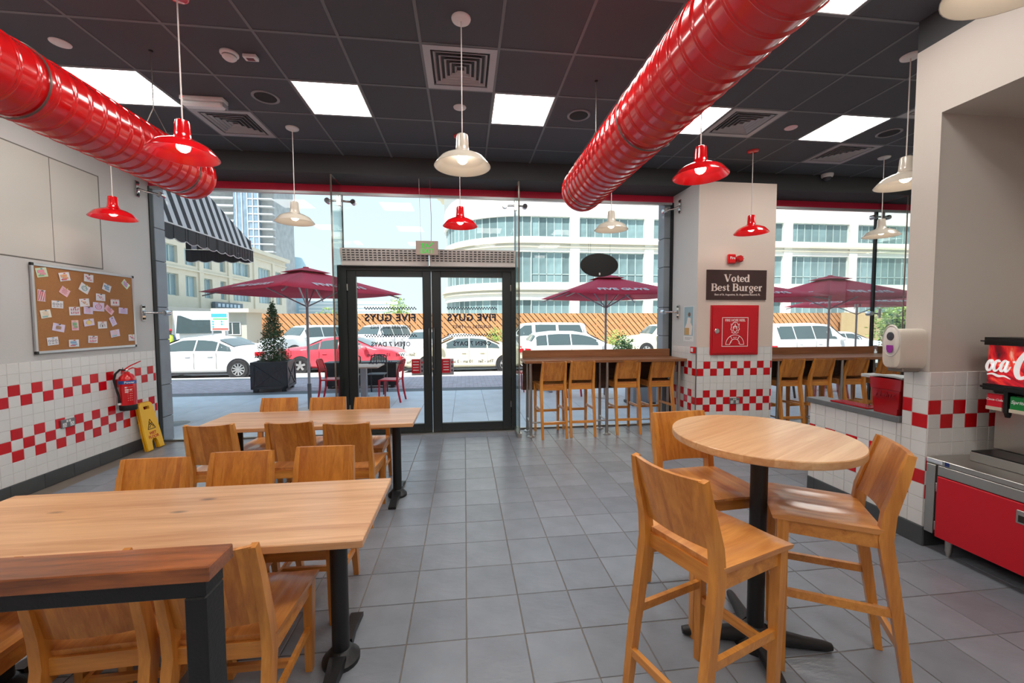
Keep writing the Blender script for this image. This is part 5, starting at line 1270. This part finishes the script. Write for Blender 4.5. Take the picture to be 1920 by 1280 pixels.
def car(name, label, kind, rgb, x, y, rz, spokes=5):
    L, Wd, Hh, belt, prof, wins, ws_, rs_ = PROF[kind]
    z = road_z(y); t = thing(name, label, {'suv': 'car', 'van': 'van'}.get(kind, 'car'), (x, y, z), rz, 'parked cars outside')
    pm = mat('car_paint_%d_%d_%d' % rgb, rgb, .3, coat=.7); zb = .2
    def top(u):
        for (a, za_), (b, zb_) in zip(prof, prof[1:]):
            if a <= u <= b: f = (u-a)/(b-a) if b > a else 0; return za_+(zb_-za_)*f
        return prof[-1][1]
    def sec(u):
        tp = top(u); e = min(u, 1-u); w_ = Wd/2*(1-.16*max(0, 1-e/.07)**2); bl = min(belt, tp-.04); g = max(0, tp-belt)
        wr_ = w_-.04-min(.27, .42*g); wr_ = max(wr_, w_*.6)
        lo = zb+.12*max(0, 1-e/.06)
        return [(w_-.12, lo), (w_-.01, lo+.12), (w_, min(.62, bl-.1)), (w_-.015, bl), (wr_, tp-.05 if g > .1 else tp-.02), (wr_-.10, tp), (wr_*.4, tp+.02)]
    us = sorted(set([a for a, _ in prof]+[.06, .24, .38, .5, .65, .82, .86, .95]))
    rings = []
    for u in us:
        s_ = sec(u); xx = -L/2+L*u; rings.append([(xx, a, b) for a, b in s_]+[(xx, -a, b) for a, b in s_[::-1]])
    MB().loft(rings).build('body', pm, t, 38)
    for sd_ in (-1, 1):
        for (u0, u1) in wins:
            g = MB(); rr_ = []
            for q in range(5):
                u = u0+(u1-u0)*q/4; s_ = sec(u); p4, p5 = s_[3], s_[4]; xx = -L/2+L*u
                hi = .93; lo = .10
                if p5[1]-p4[1] < .12: hi, lo = .6, .4
                rr_.append([(xx, sd_*(p4[0]+(p5[0]-p4[0])*f+.007), p4[1]+(p5[1]-p4[1])*f) for f in (lo, hi)])
            g.loft(rr_, closed=False); g.build('side_window', carglass, t)
        for u in (.13, .79) if kind != 'van' else (.16, .80):
            wx = -L/2+L*u+(.12 if u < .5 else 0); R_ = .33 if kind in ('sedan', 'hatch', 'van') else .38
            MB().lathe([(.001, 0), (R_+.06, 0), (R_+.06, .006), (.001, .006)], 28, (wx, sd_*(Wd/2-.002)-.003, R_), 'y').build('wheel_arch', dark_trim, t)
            wl_ = MB().lathe([(R_*.6, -.10), (R_*.96, -.10), (R_, -.07), (R_, .07), (R_*.96, .10), (R_*.66, .10), (R_*.6, .08)], 28, (wx, sd_*(Wd/2-.06), R_), 'y').build('wheel', tyre, t, 40)
            MB().lathe([(.001, -.02), (R_*.62, -.02), (R_*.66, .0), (.001, .0)], 24, (wx, sd_*(Wd/2-.015), R_), 'y').build('wheel_well', dark_trim, wl_)
            sp = MB()
            sp.lathe([(R_*.60, -.01), (R_*.67, -.01), (R_*.67, .012), (R_*.60, .012)], 24, (wx, sd_*(Wd/2+.022), R_), 'y'); sp.lathe([(.001, -.01), (R_*.16, -.01), (R_*.16, .012), (.001, .012)], 12, (wx, sd_*(Wd/2+.022), R_), 'y')
            for k in range(spokes):
                a = 2*PI*k/spokes+.3; sp.bar((wx+.04*math.cos(a), sd_*(Wd/2+.022), R_+.04*math.sin(a)), (wx+R_*.64*math.cos(a), sd_*(Wd/2+.022), R_+R_*.64*math.sin(a)), .016, R_*(.26 if spokes < 8 else .14), side=(0, 1, 0))
            sp.build('rim', rim_m, wl_)
        for u in ((wins[0][1]+wins[1][0])/2, (wins[1][1]+wins[2][0])/2): xx = -L/2+L*u; MB().box(xx-.004, xx+.004, sd_*Wd/2-.008, sd_*Wd/2+.003, .35, belt-.03).build('door_gap', dark_trim, t)
        for u in (wins[1][0]+.02, wins[2][0]+.02): xx = -L/2+L*u; MB().cbox(xx, xx+.17, sd_*Wd/2-.02, sd_*Wd/2+.025, belt-.16, belt-.13, .006).build('door_handle', pm, t)
        xx = -L/2+L*(ws_[1]-.05); MB().sphere((xx, sd_*(Wd/2+.09), belt+.06), .1, 10, 8, (1, 1, .75)).build('wing_mirror', pm, t, 60)
        MB().cbox(-L/2+.0, -L/2+.22, sd_*(Wd/2-.30) if sd_ > 0 else -Wd/2+.02, Wd/2-.02 if sd_ > 0 else sd_*(Wd/2-.30), .78, .93, .02).build('tail_lamp', lamp_r, t)
        MB().cbox(L/2-.24, L/2-.02, sd_*(Wd/2-.42) if sd_ > 0 else -Wd/2+.05, Wd/2-.05 if sd_ > 0 else sd_*(Wd/2-.42), .66, .80, .02).build('headlamp', lamp_w, t)
    for (u0, u1), nm in ((ws_, 'windscreen'), (rs_, 'rear_window')):
        rr_ = []
        for u in (u0+.012, (u0+u1)/2, u1-.008):
            s_ = sec(u); xx = -L/2+L*u; tp = top(u); hw_ = s_[4][0]-.03; sgn = .018 if nm == 'windscreen' else -.018
            rr_.append([(xx+sgn, hw_*f, tp+.012+.018*(1-f*f)) for f in (-1, -.5, 0, .5, 1)])
        MB().loft(rr_, closed=False).build(nm, carglass, t)
    MB().cbox(L/2-.03, L/2+.012, -.45, .45, .42, .62, .01).build('grille', dark_trim, t); MB().cbox(-L/2-.012, -L/2+.02, -.26, .26, .60, .72, .004).build('number_plate', plate_m, t)
    MB().box(-L/2+.02, L/2-.02, -Wd/2+.04, Wd/2-.04, .17, .215).build('underbody', dark_trim, t)
    return t
WHT = (236, 238, 238); CRM = (236, 228, 200)
car('sedan_car', 'white sedan car parked outside at the left, tail to the right', 'sedan', WHT, -9.45, 15.85, PI, 10)
car('sedan_car', 'red sedan car parked behind the square planter outside', 'sedan', (222, 70, 84), -4.85, 17.7, 0, 5)
car('sedan_car', 'cream sedan car seen through the right door pane', 'sedan', CRM, -.05, 16.7, PI, 5)
car('hatchback_car', 'white hatchback car parked beyond the door side counter', 'hatch', WHT, 4.55, 16.5, 0, 5)
car('off_road_car', 'white off-road car parked beyond the right window counter', 'suv', WHT, 15.4, 16.6, 0, 5)
car('passenger_van', 'white passenger van parked behind the hatchback car', 'van', WHT, 4.6, 23, PI, 5)
car('off_road_car', 'cream off-road car parked left of the column, nose to the left', 'suv', CRM, 11.75, 23, PI, 6)
car('off_road_car', 'silver off-road car behind the shrub, nose toward the viewer', 'suv', (206, 214, 216), -9.2, 25.0, math.radians(-128), 5)
car('off_road_car', 'white off-road car above the red car roof', 'suv', WHT, -5.4, 26.0, math.radians(-120), 5)
car('hatchback_car', 'white small car behind the left door pane', 'hatch', WHT, -2.3, 23.8, math.radians(-90), 5)
car('sedan_car', 'white sedan car parked in the second row at the left', 'sedan', WHT, -11.7, 20.2, PI, 5)
car('sedan_car', 'white sedan car behind the cream car', 'sedan', WHT, -.4, 20.6, PI, 5)
car('sedan_car', 'white sedan car at the far right behind the pillar shrub', 'sedan', WHT, 20.4, 20.0, 0, 5)
# ---- fence of diagonal boards
fw_m = wood('fence_wood', (204, 150, 100), (178, 124, 80), (.5, 2, 2), .7, contrast=.7); fgap = mat('fence_gap', (62, 40, 28), .9)
t = thing('board_fence', 'long brown fence of diagonal wooden boards behind the cars', 'fence', (-15.6, 31, -.45))
FL, FH = 54, 2.68
MB().box(0, FL, .03, .06, 0, FH).build('backing', fgap, t)
mb = MB(); k = -10; step = .42
while k*step < FL:
    # board lower edge runs down to the right at 50 degrees, clipped to the panel height
    x0 = k*step; dx = FH/math.tan(math.radians(48)); w_ = step-.085
    pts = [(x0, FH), (x0+w_, FH), (x0+w_+dx, 0), (x0+dx, 0)]
    pts = [(min(max(a, 0), FL), b if 0 <= a <= FL else b) for a, b in pts]
    if pts[1][0] > pts[0][0] or pts[2][0] > pts[3][0]: mb.prism(pts, -.0, .03, 'xz')
    k += 1
tag(mb.build('boards', fw_m, t), kind='stuff')
for k in range(28): MB().box(k*2-.03, k*2+.03, -.02, .0, 0, FH).build('batten', fw_m, t)
tag(MB().box(0, 14, 0, .1, 0, 2.7).build('plain_hoarding', mat('sand_hoarding', (190, 166, 124), .8), None, None, (31.5, 30.5, -.45)), 'plain sand coloured hoarding at the right end of the fence', 'hoarding')
# ---- guard hut, notice board, truck, worker
t = thing('guard_hut', 'small grey guard hut with flat roof and sliding window', 'hut', (-14.9, 28, -.45))
hut = mat('hut_grey', (196, 196, 184), .8)
MB().box(-.85, .85, 0, 2, 0, 2.7).build('walls', hut, t); MB().box(-1.05, 1.2, -.4, 2.3, 2.7, 2.95).build('roof', mat('hut_roof', (216, 206, 186), .8), t)
wn_ = MB().box(-.5, .5, -.05, .0, 1.25, 2.1).build('window_frame', white_plastic, t)
for x0 in (-.44, .03): MB().box(x0, x0+.41, -.06, -.04, 1.31, 2.04).build('pane', carglass, wn_)
t = thing('notice_panel', 'white and blue site notice panel between the truck and the guard hut', 'sign', (-12.15, 21.7, -.45))
MB().box(-.42, .42, 0, .04, 1.65, 2.55).build('panel', mat('notice_white', (240, 240, 238), .5), t); MB().box(-.38, .34, -.006, .0, 2.32, 2.50).build('header_band', mat('notice_blue', (70, 170, 214), .5), t)
MB().box(-.3, .36, -.006, .0, 2.20, 2.26).build('green_line', mat('notice_green', (90, 190, 110), .5), t); MB().box(-.34, .4, -.006, .0, 1.68, 1.78).build('red_line', mat('notice_red', (220, 110, 100), .5), t)
for x_, z_ in ((-.3, 2.1), (-.3, 1.97), (-.3, 1.84), (.1, 2.1), (.1, 1.97)): MB().lathe([(.001, -.006), (.05, -.006), (.05, 0)], 12, (x_, 0, z_), 'y').build('blue_symbol', MATS['notice_blue'], t)
for s_ in (-.35, .35): MB().box(s_-.03, s_+.03, .0, .04, 0, 1.65).build('post', alu2, t)
t = thing('truck', 'white truck cab parked at the left behind the second row', 'truck', (-14.2, 23.6, -.45), .5)
tw = mat('truck_white', (232, 234, 232), .4)
MB().loft([[(-1.1, y_, .5) , (1.1, y_, .5), (1.1, y_+d0, 1.45), (1.02, y_+d1, 2.6), (-1.02, y_+d1, 2.6), (-1.1, y_+d0, 1.45)] for y_, d0, d1 in ((-.9, 0, .28), (1.0, 0, 0))]).build('cab', tw, t)
MB().add([(-.95, -.90, 1.5), (.95, -.90, 1.5), (.88, -.66, 2.42), (-.88, -.66, 2.42)], [(0,1,2,3)]).build('windscreen', carglass, t); MB().cbox(-1.1, 1.1, -1.0, -.8, .45, .75, .03).build('bumper', dark_trim, t)
MB().box(-1.2, 1.2, 1.1, 3.4, .9, 2.7).build('cargo_box', tw, t)
for s_ in (-1, 1):
    for y_ in (0, 2.7): MB().lathe([(.001, -.14), (.45, -.14), (.48, -.1), (.48, .1), (.45, .14), (.001, .14)], 20, (s_*.95, y_, .48), 'x').build('wheel', tyre, t, 40)
t = tag(bpy.data.objects.new('person', None), 'worker in a red cap and yellow vest standing beside the truck', 'person'); C.objects.link(t); t.location = (-14.4, 21.6, -.45); t.rotation_euler = (0, 0, .3)
def skin_body(edges, pts, radii, name, m_, parent, root=0):
    me = bpy.data.meshes.new(name); me.from_pydata(pts, edges, []); o = bpy.data.objects.new(name, me); C.objects.link(o)
    md = o.modifiers.new('s', 'SKIN'); md.use_smooth_shade = True
    for i, r in enumerate(radii): me.skin_vertices[0].data[i].radius = r; me.skin_vertices[0].data[i].use_root = (i == root)
    o.modifiers.new('u', 'SUBSURF').levels = 1; bpy.context.view_layer.update()
    m2 = bpy.data.meshes.new_from_object(o.evaluated_get(bpy.context.evaluated_depsgraph_get())); bpy.data.objects.remove(o); m2.materials.clear(); m2.materials.append(m_)
    for p_ in m2.polygons: p_.use_smooth = True
    return ob(name, m2, parent)
P_ = [(0,0,.95),(0,0,1.2),(0,0,1.42),(0,.01,1.5),(0,-.01,1.60),(0,-.01,1.70),(.18,0,1.40),(.24,.0,1.14),(.22,-.1,.92),(.21,-.13,.82),(-.18,0,1.40),(-.24,0,1.14),(-.22,-.1,.92),(-.21,-.13,.82),(.10,0,.90),(.11,-.02,.50),(.11,.02,.09),(.12,-.12,.03),(-.10,0,.90),(-.11,-.02,.50),(-.11,.02,.09),(-.12,-.12,.03)]
E_ = [(0,1),(1,2),(2,3),(3,4),(4,5),(2,6),(6,7),(7,8),(8,9),(2,10),(10,11),(11,12),(12,13),(0,14),(14,15),(15,16),(16,17),(0,18),(18,19),(19,20),(20,21)]
R_l = [(.15,.11),(.15,.11),(.16,.11),(.055,.055),(.085,.1),(.075,.09),(.065,.065),(.05,.05),(.035,.035),(.04,.03),(.065,.065),(.05,.05),(.035,.035),(.04,.03),(.095,.095),(.065,.065),(.045,.05),(.04,.03),(.095,.095),(.065,.065),(.045,.05),(.04,.03)]
skin_body(E_, P_, R_l, 'body', mat('worker_clothes', (70, 86, 120), .8), t)
MB().loft([[(.165*math.cos(a)*f, .125*math.sin(a)*f, z_) for a in [k*PI/8 for k in range(16)]] for z_, f in ((.98, 1.05), (1.15, 1.08), (1.32, 1.15), (1.44, .95), (1.48, .55))], cap=True).build('vest', mat('hi_vis', (206, 220, 80), .7), t, 60)
MB().sphere((0, -.01, 1.62), .105, 12, 8, (1, 1, 1.1)).build('face', mat('worker_skin', (120, 84, 66), .7), t, 60)
MB().lathe([(.125, 1.665), (.118, 1.70), (.09, 1.745), (.001, 1.765)], 14, (0, -.01, 0)).box(-.07, .07, -.2, -.1, 1.665, 1.675).build('cap', mat('cap_red', (206, 40, 50), .6), t, 60)
# ---- cones
for x, y, lab in ((-14.2, 25.5, 'red traffic cone beside the guard hut'), (-4.1, 28.5, 'red and white traffic cone before the fence behind the left door pane')):
    t = thing('traffic_cone', lab, 'traffic cone', (x, y, -.45), 0, 'traffic cones'); MB().lathe([(.17, .03), (.10, .45)], 14).lathe([(.06, .65), (.03, .8), (.001, .8)], 14).build('cone_body', mat('cone_red', (220, 60, 60), .6), t, 50); MB().lathe([(.10, .45), (.06, .65)], 14).build('cone_band', white_plastic, t, 50); MB().box(-.22, .22, -.22, .22, 0, .03).build('cone_foot', rubber, t)
# ---- greenery
def bush(name, lab, x, y, r, h, m_, n, z0=-.45, seed=1, cat='bush', stem=False, leaf=.09):
    t = thing(name, lab, cat, (x, y, z0))
    def fn(rd):
        a = rd.uniform(0, 6.28); q = rd.random()**.45; u = rd.uniform(-1, 1); s_ = math.sqrt(1-u*u); k = 1+.25*math.sin(a*5+u*7)
        return (r*q*s_*math.cos(a)*k, r*q*s_*math.sin(a)*k, (h-r*.0)*.5+(h*.5)*q*u+(.0 if not stem else 0))
    if stem: MB().tube([(0, 0, 0), (.05, 0, h*.3), (0, .05, h*.7)], [r*.09, r*.07, r*.03], 7).build('trunk', bark, t)
    else: MB().tube([(0, 0, 0), (0, 0, h*.6)], [.03, .01], 6).build('stem', bark, t)
    leaf_cloud('foliage', fn, n, leaf, m_, t, seed)
bush('roadside_bush', 'dark green bush at the nose of the white hatchback car', 5.55, 13.6, .42, 1.35, leaf_d, 1500, -.2, 2)
bush('roadside_bush', 'light green clipped bush behind the dark bush', 7.2, 18.5, .75, 1.65, leaf_l, 1500, -.45, 3)
bush('roadside_bush', 'light green bush right of the cream car', 1.9, 25, .7, 1.7, leaf_l, 1400, -.45, 4)
t5 = bush('street_tree', 'pale green tree top rising above the fence', -6.4, 40, 1.2, 4.6, leaf_l, 1500, -.45, 5, 'tree', True, .2)
bush('street_tree', 'small green tree top left of the parasol pole above the fence', -11.5, 36, 1.0, 3.4, leaf_l, 900, -.45, 6, 'tree', True, .2)
bush('street_tree', 'leafy green tree by the right pillar', 29.6, 24, 1.7, 4.0, leaf_l, 2600, -.45, 7, 'tree', True, .22)
bush('roadside_bush', 'slim shrub in the window beside the right pillar', 13.6, 11.2, .5, 2.1, leaf_g, 2200, -.2, 8, 'shrub', True, .07)
# ================================================================== BUILDINGS
def facade(t, u0, u1, z0, z1, rows, th, wall_m, pane_m, frame_m, mull, recess=.3, mw=.07, trans=None):
    """front plane y=0 looking to -y; rows = [(za, zb, [(ua, ub), ...])] bottom to top"""
    wb = MB(); z = z0
    for za, zb_, ws in rows:
        wb.box(u0, u1, 0, th, z, za); u = u0
        for ua, ub in ws: wb.box(u, ua, 0, th, za, zb_); u = ub
        wb.box(u, u1, 0, th, za, zb_); z = zb_
    wb.box(u0, u1, 0, th, z, z1); wb.build('wall', wall_m, t); pcache = {}
    for za, zb_, ws in rows:
        for ua, ub in ws:
            n_ = max(1, round((ub-ua)/mull)); pw = (ub-ua)/n_; fr = MB()
            fr.box(ua, ub, recess-.06, recess+.02, zb_-mw, zb_).box(ua, ub, recess-.06, recess+.02, za, za+mw)
            for k in range(n_+1): x_ = ua+k*pw; fr.box(x_-mw/2, x_+mw/2, recess-.06, recess+.02, za, zb_)
            if trans and zb_-za > trans: fr.box(ua, ub, recess-.06, recess+.02, za+(zb_-za)*.28-mw/2, za+(zb_-za)*.28+mw/2)
            wo_ = fr.build('window', frame_m, t); key = (round(pw, 3), round(zb_-za, 3))
            if key not in pcache: pcache[key] = MB().box(0, pw, 0, .02, 0, zb_-za).mesh('pane', pane_m)
            for k in range(n_): ob('pane', pcache[key], wo_, (ua+k*pw, recess, za))
wb_m = mat('white_facade', (240, 238, 230), .75, noise=(1.2, .03)); wb_ledge = mat('cream_ledge', (226, 218, 192), .75)
wpane = mat('office_glass', (118, 142, 144), .12, var=.35, noise=(.7, .35)); wfr = mat('office_frame', (190, 206, 202), .4, .3)
K = 1.05
def zz(z): return 1.61+(z-1.61)*K
Yw = 42; x_s = 7.0
t = thing('white_building', 'large white office building with a rounded corner and bands of windows', 'building', (0, Yw, 0))
wins_u = [(11.53*K+i*7.82*K, 18.44*K+i*7.82*K) for i in range(7)]
first = (x_s+.02, 10.6*K)
zr = [(zz(-.6), zz(3.75)), (zz(5.5), zz(8.55)), (zz(10.05), zz(12.05))]
facade(t, x_s, wins_u[-1][1]+1, -.6, 18, [(a, b, [first]+wins_u) for a, b in zr], .6, wb_m, wpane, wfr, .88, .3, .08, 3.0)
mb = MB()
for z_, h_, d_ in ((zz(9.35), .22, .35), (zz(9.0), .14, .2), (zz(4.75), .22, .35), (zz(4.4), .14, .2), (17.2, .5, .9)): mb.box(x_s, wins_u[-1][1]+1, -d_, .05, z_, z_+h_)
mb.build('ledge', wb_ledge, t)
for i in range(7):
    px = wins_u[i][0]-.46; MB().box(px-.5, px+.5, -.12, .0, -.6, 17).build('pier', wb_m, t)
# rounded corner: centre (x_s, Rc) radius Rc, from straight front round to the left
Rc = 9.4
def arc_band(mb, r0, r1, z0, z1, a0, a1, n=18):
    rings = []
    for k in range(n+1):
        a = a0+(a1-a0)*k/n; c, s_ = math.cos(a), math.sin(a); rings.append([(x_s+r0*c, Rc+r0*s_, z0), (x_s+r1*c, Rc+r1*s_, z0), (x_s+r1*c, Rc+r1*s_, z1), (x_s+r0*c, Rc+r0*s_, z1)])
    mb.loft(rings)
A0, A1 = -PI/2, -PI*1.06
mb = MB(); zprev = -.6
for a_, b_ in zr: arc_band(mb, Rc-.6, Rc, zprev, a_, A0, A1); zprev = b_
arc_band(mb, Rc-.6, Rc, zprev, 18, A0, A1); arc_band(mb, Rc-.6, Rc, -.6, 18, A1, A1-.12, 2)
mb.build('curved_wall', wb_m, t, 30)
mb = MB()
for z_, h_, d_ in ((zz(9.35), .22, .35), (zz(9.0), .14, .2), (zz(4.75), .22, .35), (zz(4.4), .14, .2), (16.6, .5, .5), (17.1, .9, 1.0)): arc_band(mb, Rc-.05, Rc+d_, z_, z_+h_, A0, A1)
mb.build('curved_ledge', wb_ledge, t, 30)
NP = 18
for a_, b_ in zr:
    pm_ = None; fr = MB()
    for k in range(NP+1):
        a = A0+(A1-A0)*k/NP; c, s_ = math.cos(a), math.sin(a); p = Vector((x_s+(Rc-.3)*c, Rc+(Rc-.3)*s_, 0)); fr.bar(p+Vector((0, 0, a_)), p+Vector((0, 0, b_)), .09, .09)
    wo_ = fr.build('window', wfr, t); da = (A1-A0)/NP; pw = 2*(Rc-.3)*math.sin(abs(da)/2)
    pme = MB().box(-pw/2, pw/2, 0, .02, 0, b_-a_).mesh('pane', wpane)
    for k in range(NP):
        a = A0+da*(k+.5); ob('pane', pme, wo_, (x_s+(Rc-.3)*math.cos(a)*math.cos(da/2), Rc+(Rc-.3)*math.sin(a)*math.cos(da/2), a_), (0, 0, a+PI/2))
# beige building, facing right
bg_m = mat('beige_facade', (214, 206, 188), .8, noise=(1.5, .05)); bpane = mat('pale_glass', (146, 170, 180), .15, var=.25)
t = thing('beige_building', 'beige stone building with tall windows behind the awning', 'building', (-24.8, 0, -.45), PI/2)
w1_ = [(34.4, 35.9), (37.2, 38.6), (39.5, 41.0), (42.1, 43.4), (44.7, 45.7), (47.0, 50.5), (52.5, 55.5), (57, 58.6)]
facade(t, 32, 60, 0, 10.5, [(4.4, 6.3, w1_), (7.25, 8.75, w1_)], .6, bg_m, bpane, wfr, .75, .3, .07)
MB().box(31.5, 60.4, -.5, .1, 10.3, 10.75).box(32, 60, -.2, .05, 9.6, 9.75).box(32, 60, -.18, .05, 6.75, 6.9).build('cornice', bg_m, t)
for u in (36.5, 41.55, 46.3, 51.5, 56.2): MB().box(u-.3, u+.3, -.15, .02, 3.4, 9.6).build('pilaster', bg_m, t)
MB().box(32, 47, -2.2, 0, 3.0, 3.3).build('canopy', mat('canopy_grey', (170, 170, 164), .7), t)
sg = MB().box(43, 48, -.4, -.1, 3.45, 4.1).build('sign_board', mat('shop_sign_grey', (96, 110, 120), .5), t)
for k in range(6): MB().box(43.4+k*.7, 43.8+k*.7, -.45, -.4, 3.62, 3.95).build('sign_mark', mat('sign_pale', (200, 220, 235), .5), sg)
MB().box(32, 60, .6, 14, 0, 10.2).build('mass', bg_m, t)
# tower
t = thing('residential_tower', 'tall grey glass tower with white balconies behind the awning', 'tower', (-60.5, 120, -.5))
tg = mat('tower_glass', (128, 150, 166), .25, noise=(.5, .3)); tw_ = mat('tower_white', (196, 198, 198), .8); tgr = mat('tower_grey', (166, 168, 168), .6, noise=(.6, .2))
MB().box(-2, 4.6, 0, 14, 0, 75).build('glass_shaft', tg, t); MB().box(4.6, 8, 1, 14, 0, 75).build('balcony_core', tgr, t); MB().box(-9, -2, 1.5, 14, 0, 62).build('side_wing', tgr, t)
sb = MB(); sv = MB()
for k in range(36):
    z_ = 3+k*2.05; sb.box(4.6, 8.2, -.6, 1.2, z_, z_+.3)
    if z_ < 61: sb.box(-9.3, -2, -.2, 1.7, z_, z_+.5)
for x_ in (-1.2, .2, 1.6, 3.0, 4.4): sv.box(x_-.12, x_+.12, -.2, .05, 0, 75)
for k in range(36): sv.box(1.6, 4.6, -.1, .02, 3+k*2.05, 3.35+k*2.05)
tag(sb.build('balcony_slabs', tw_, t), kind='stuff'); tag(sv.build('glass_fins', tw_, t), kind='stuff')
# distant blocks
t = thing('distant_tower', 'pale blue glass tower between the beige building and the parasol', 'tower', (-59.5, 150, -.5))
MB().lathe([(4.2, 0), (4.2, 22), (3.0, 24.5), (.01, 24.5)], 20).build('shaft', mat('distant_glass', (176, 204, 212), .3, noise=(.3, .1)), t, 40)
t = thing('distant_block', 'pale low office block under the left parasol beyond the fence', 'building', (-44, 140, -.5))
MB().box(-10, 22, 0, 8, 0, 9).build('block', mat('distant_block_wall', (196, 212, 216), .6), t)
db = MB()
for k in range(7): db.box(-10, 22, -.2, .05, .8+k*1.2, 1.3+k*1.2)
tag(db.build('louvre_bands', mat('distant_band', (226, 232, 232), .6), t), kind='stuff')
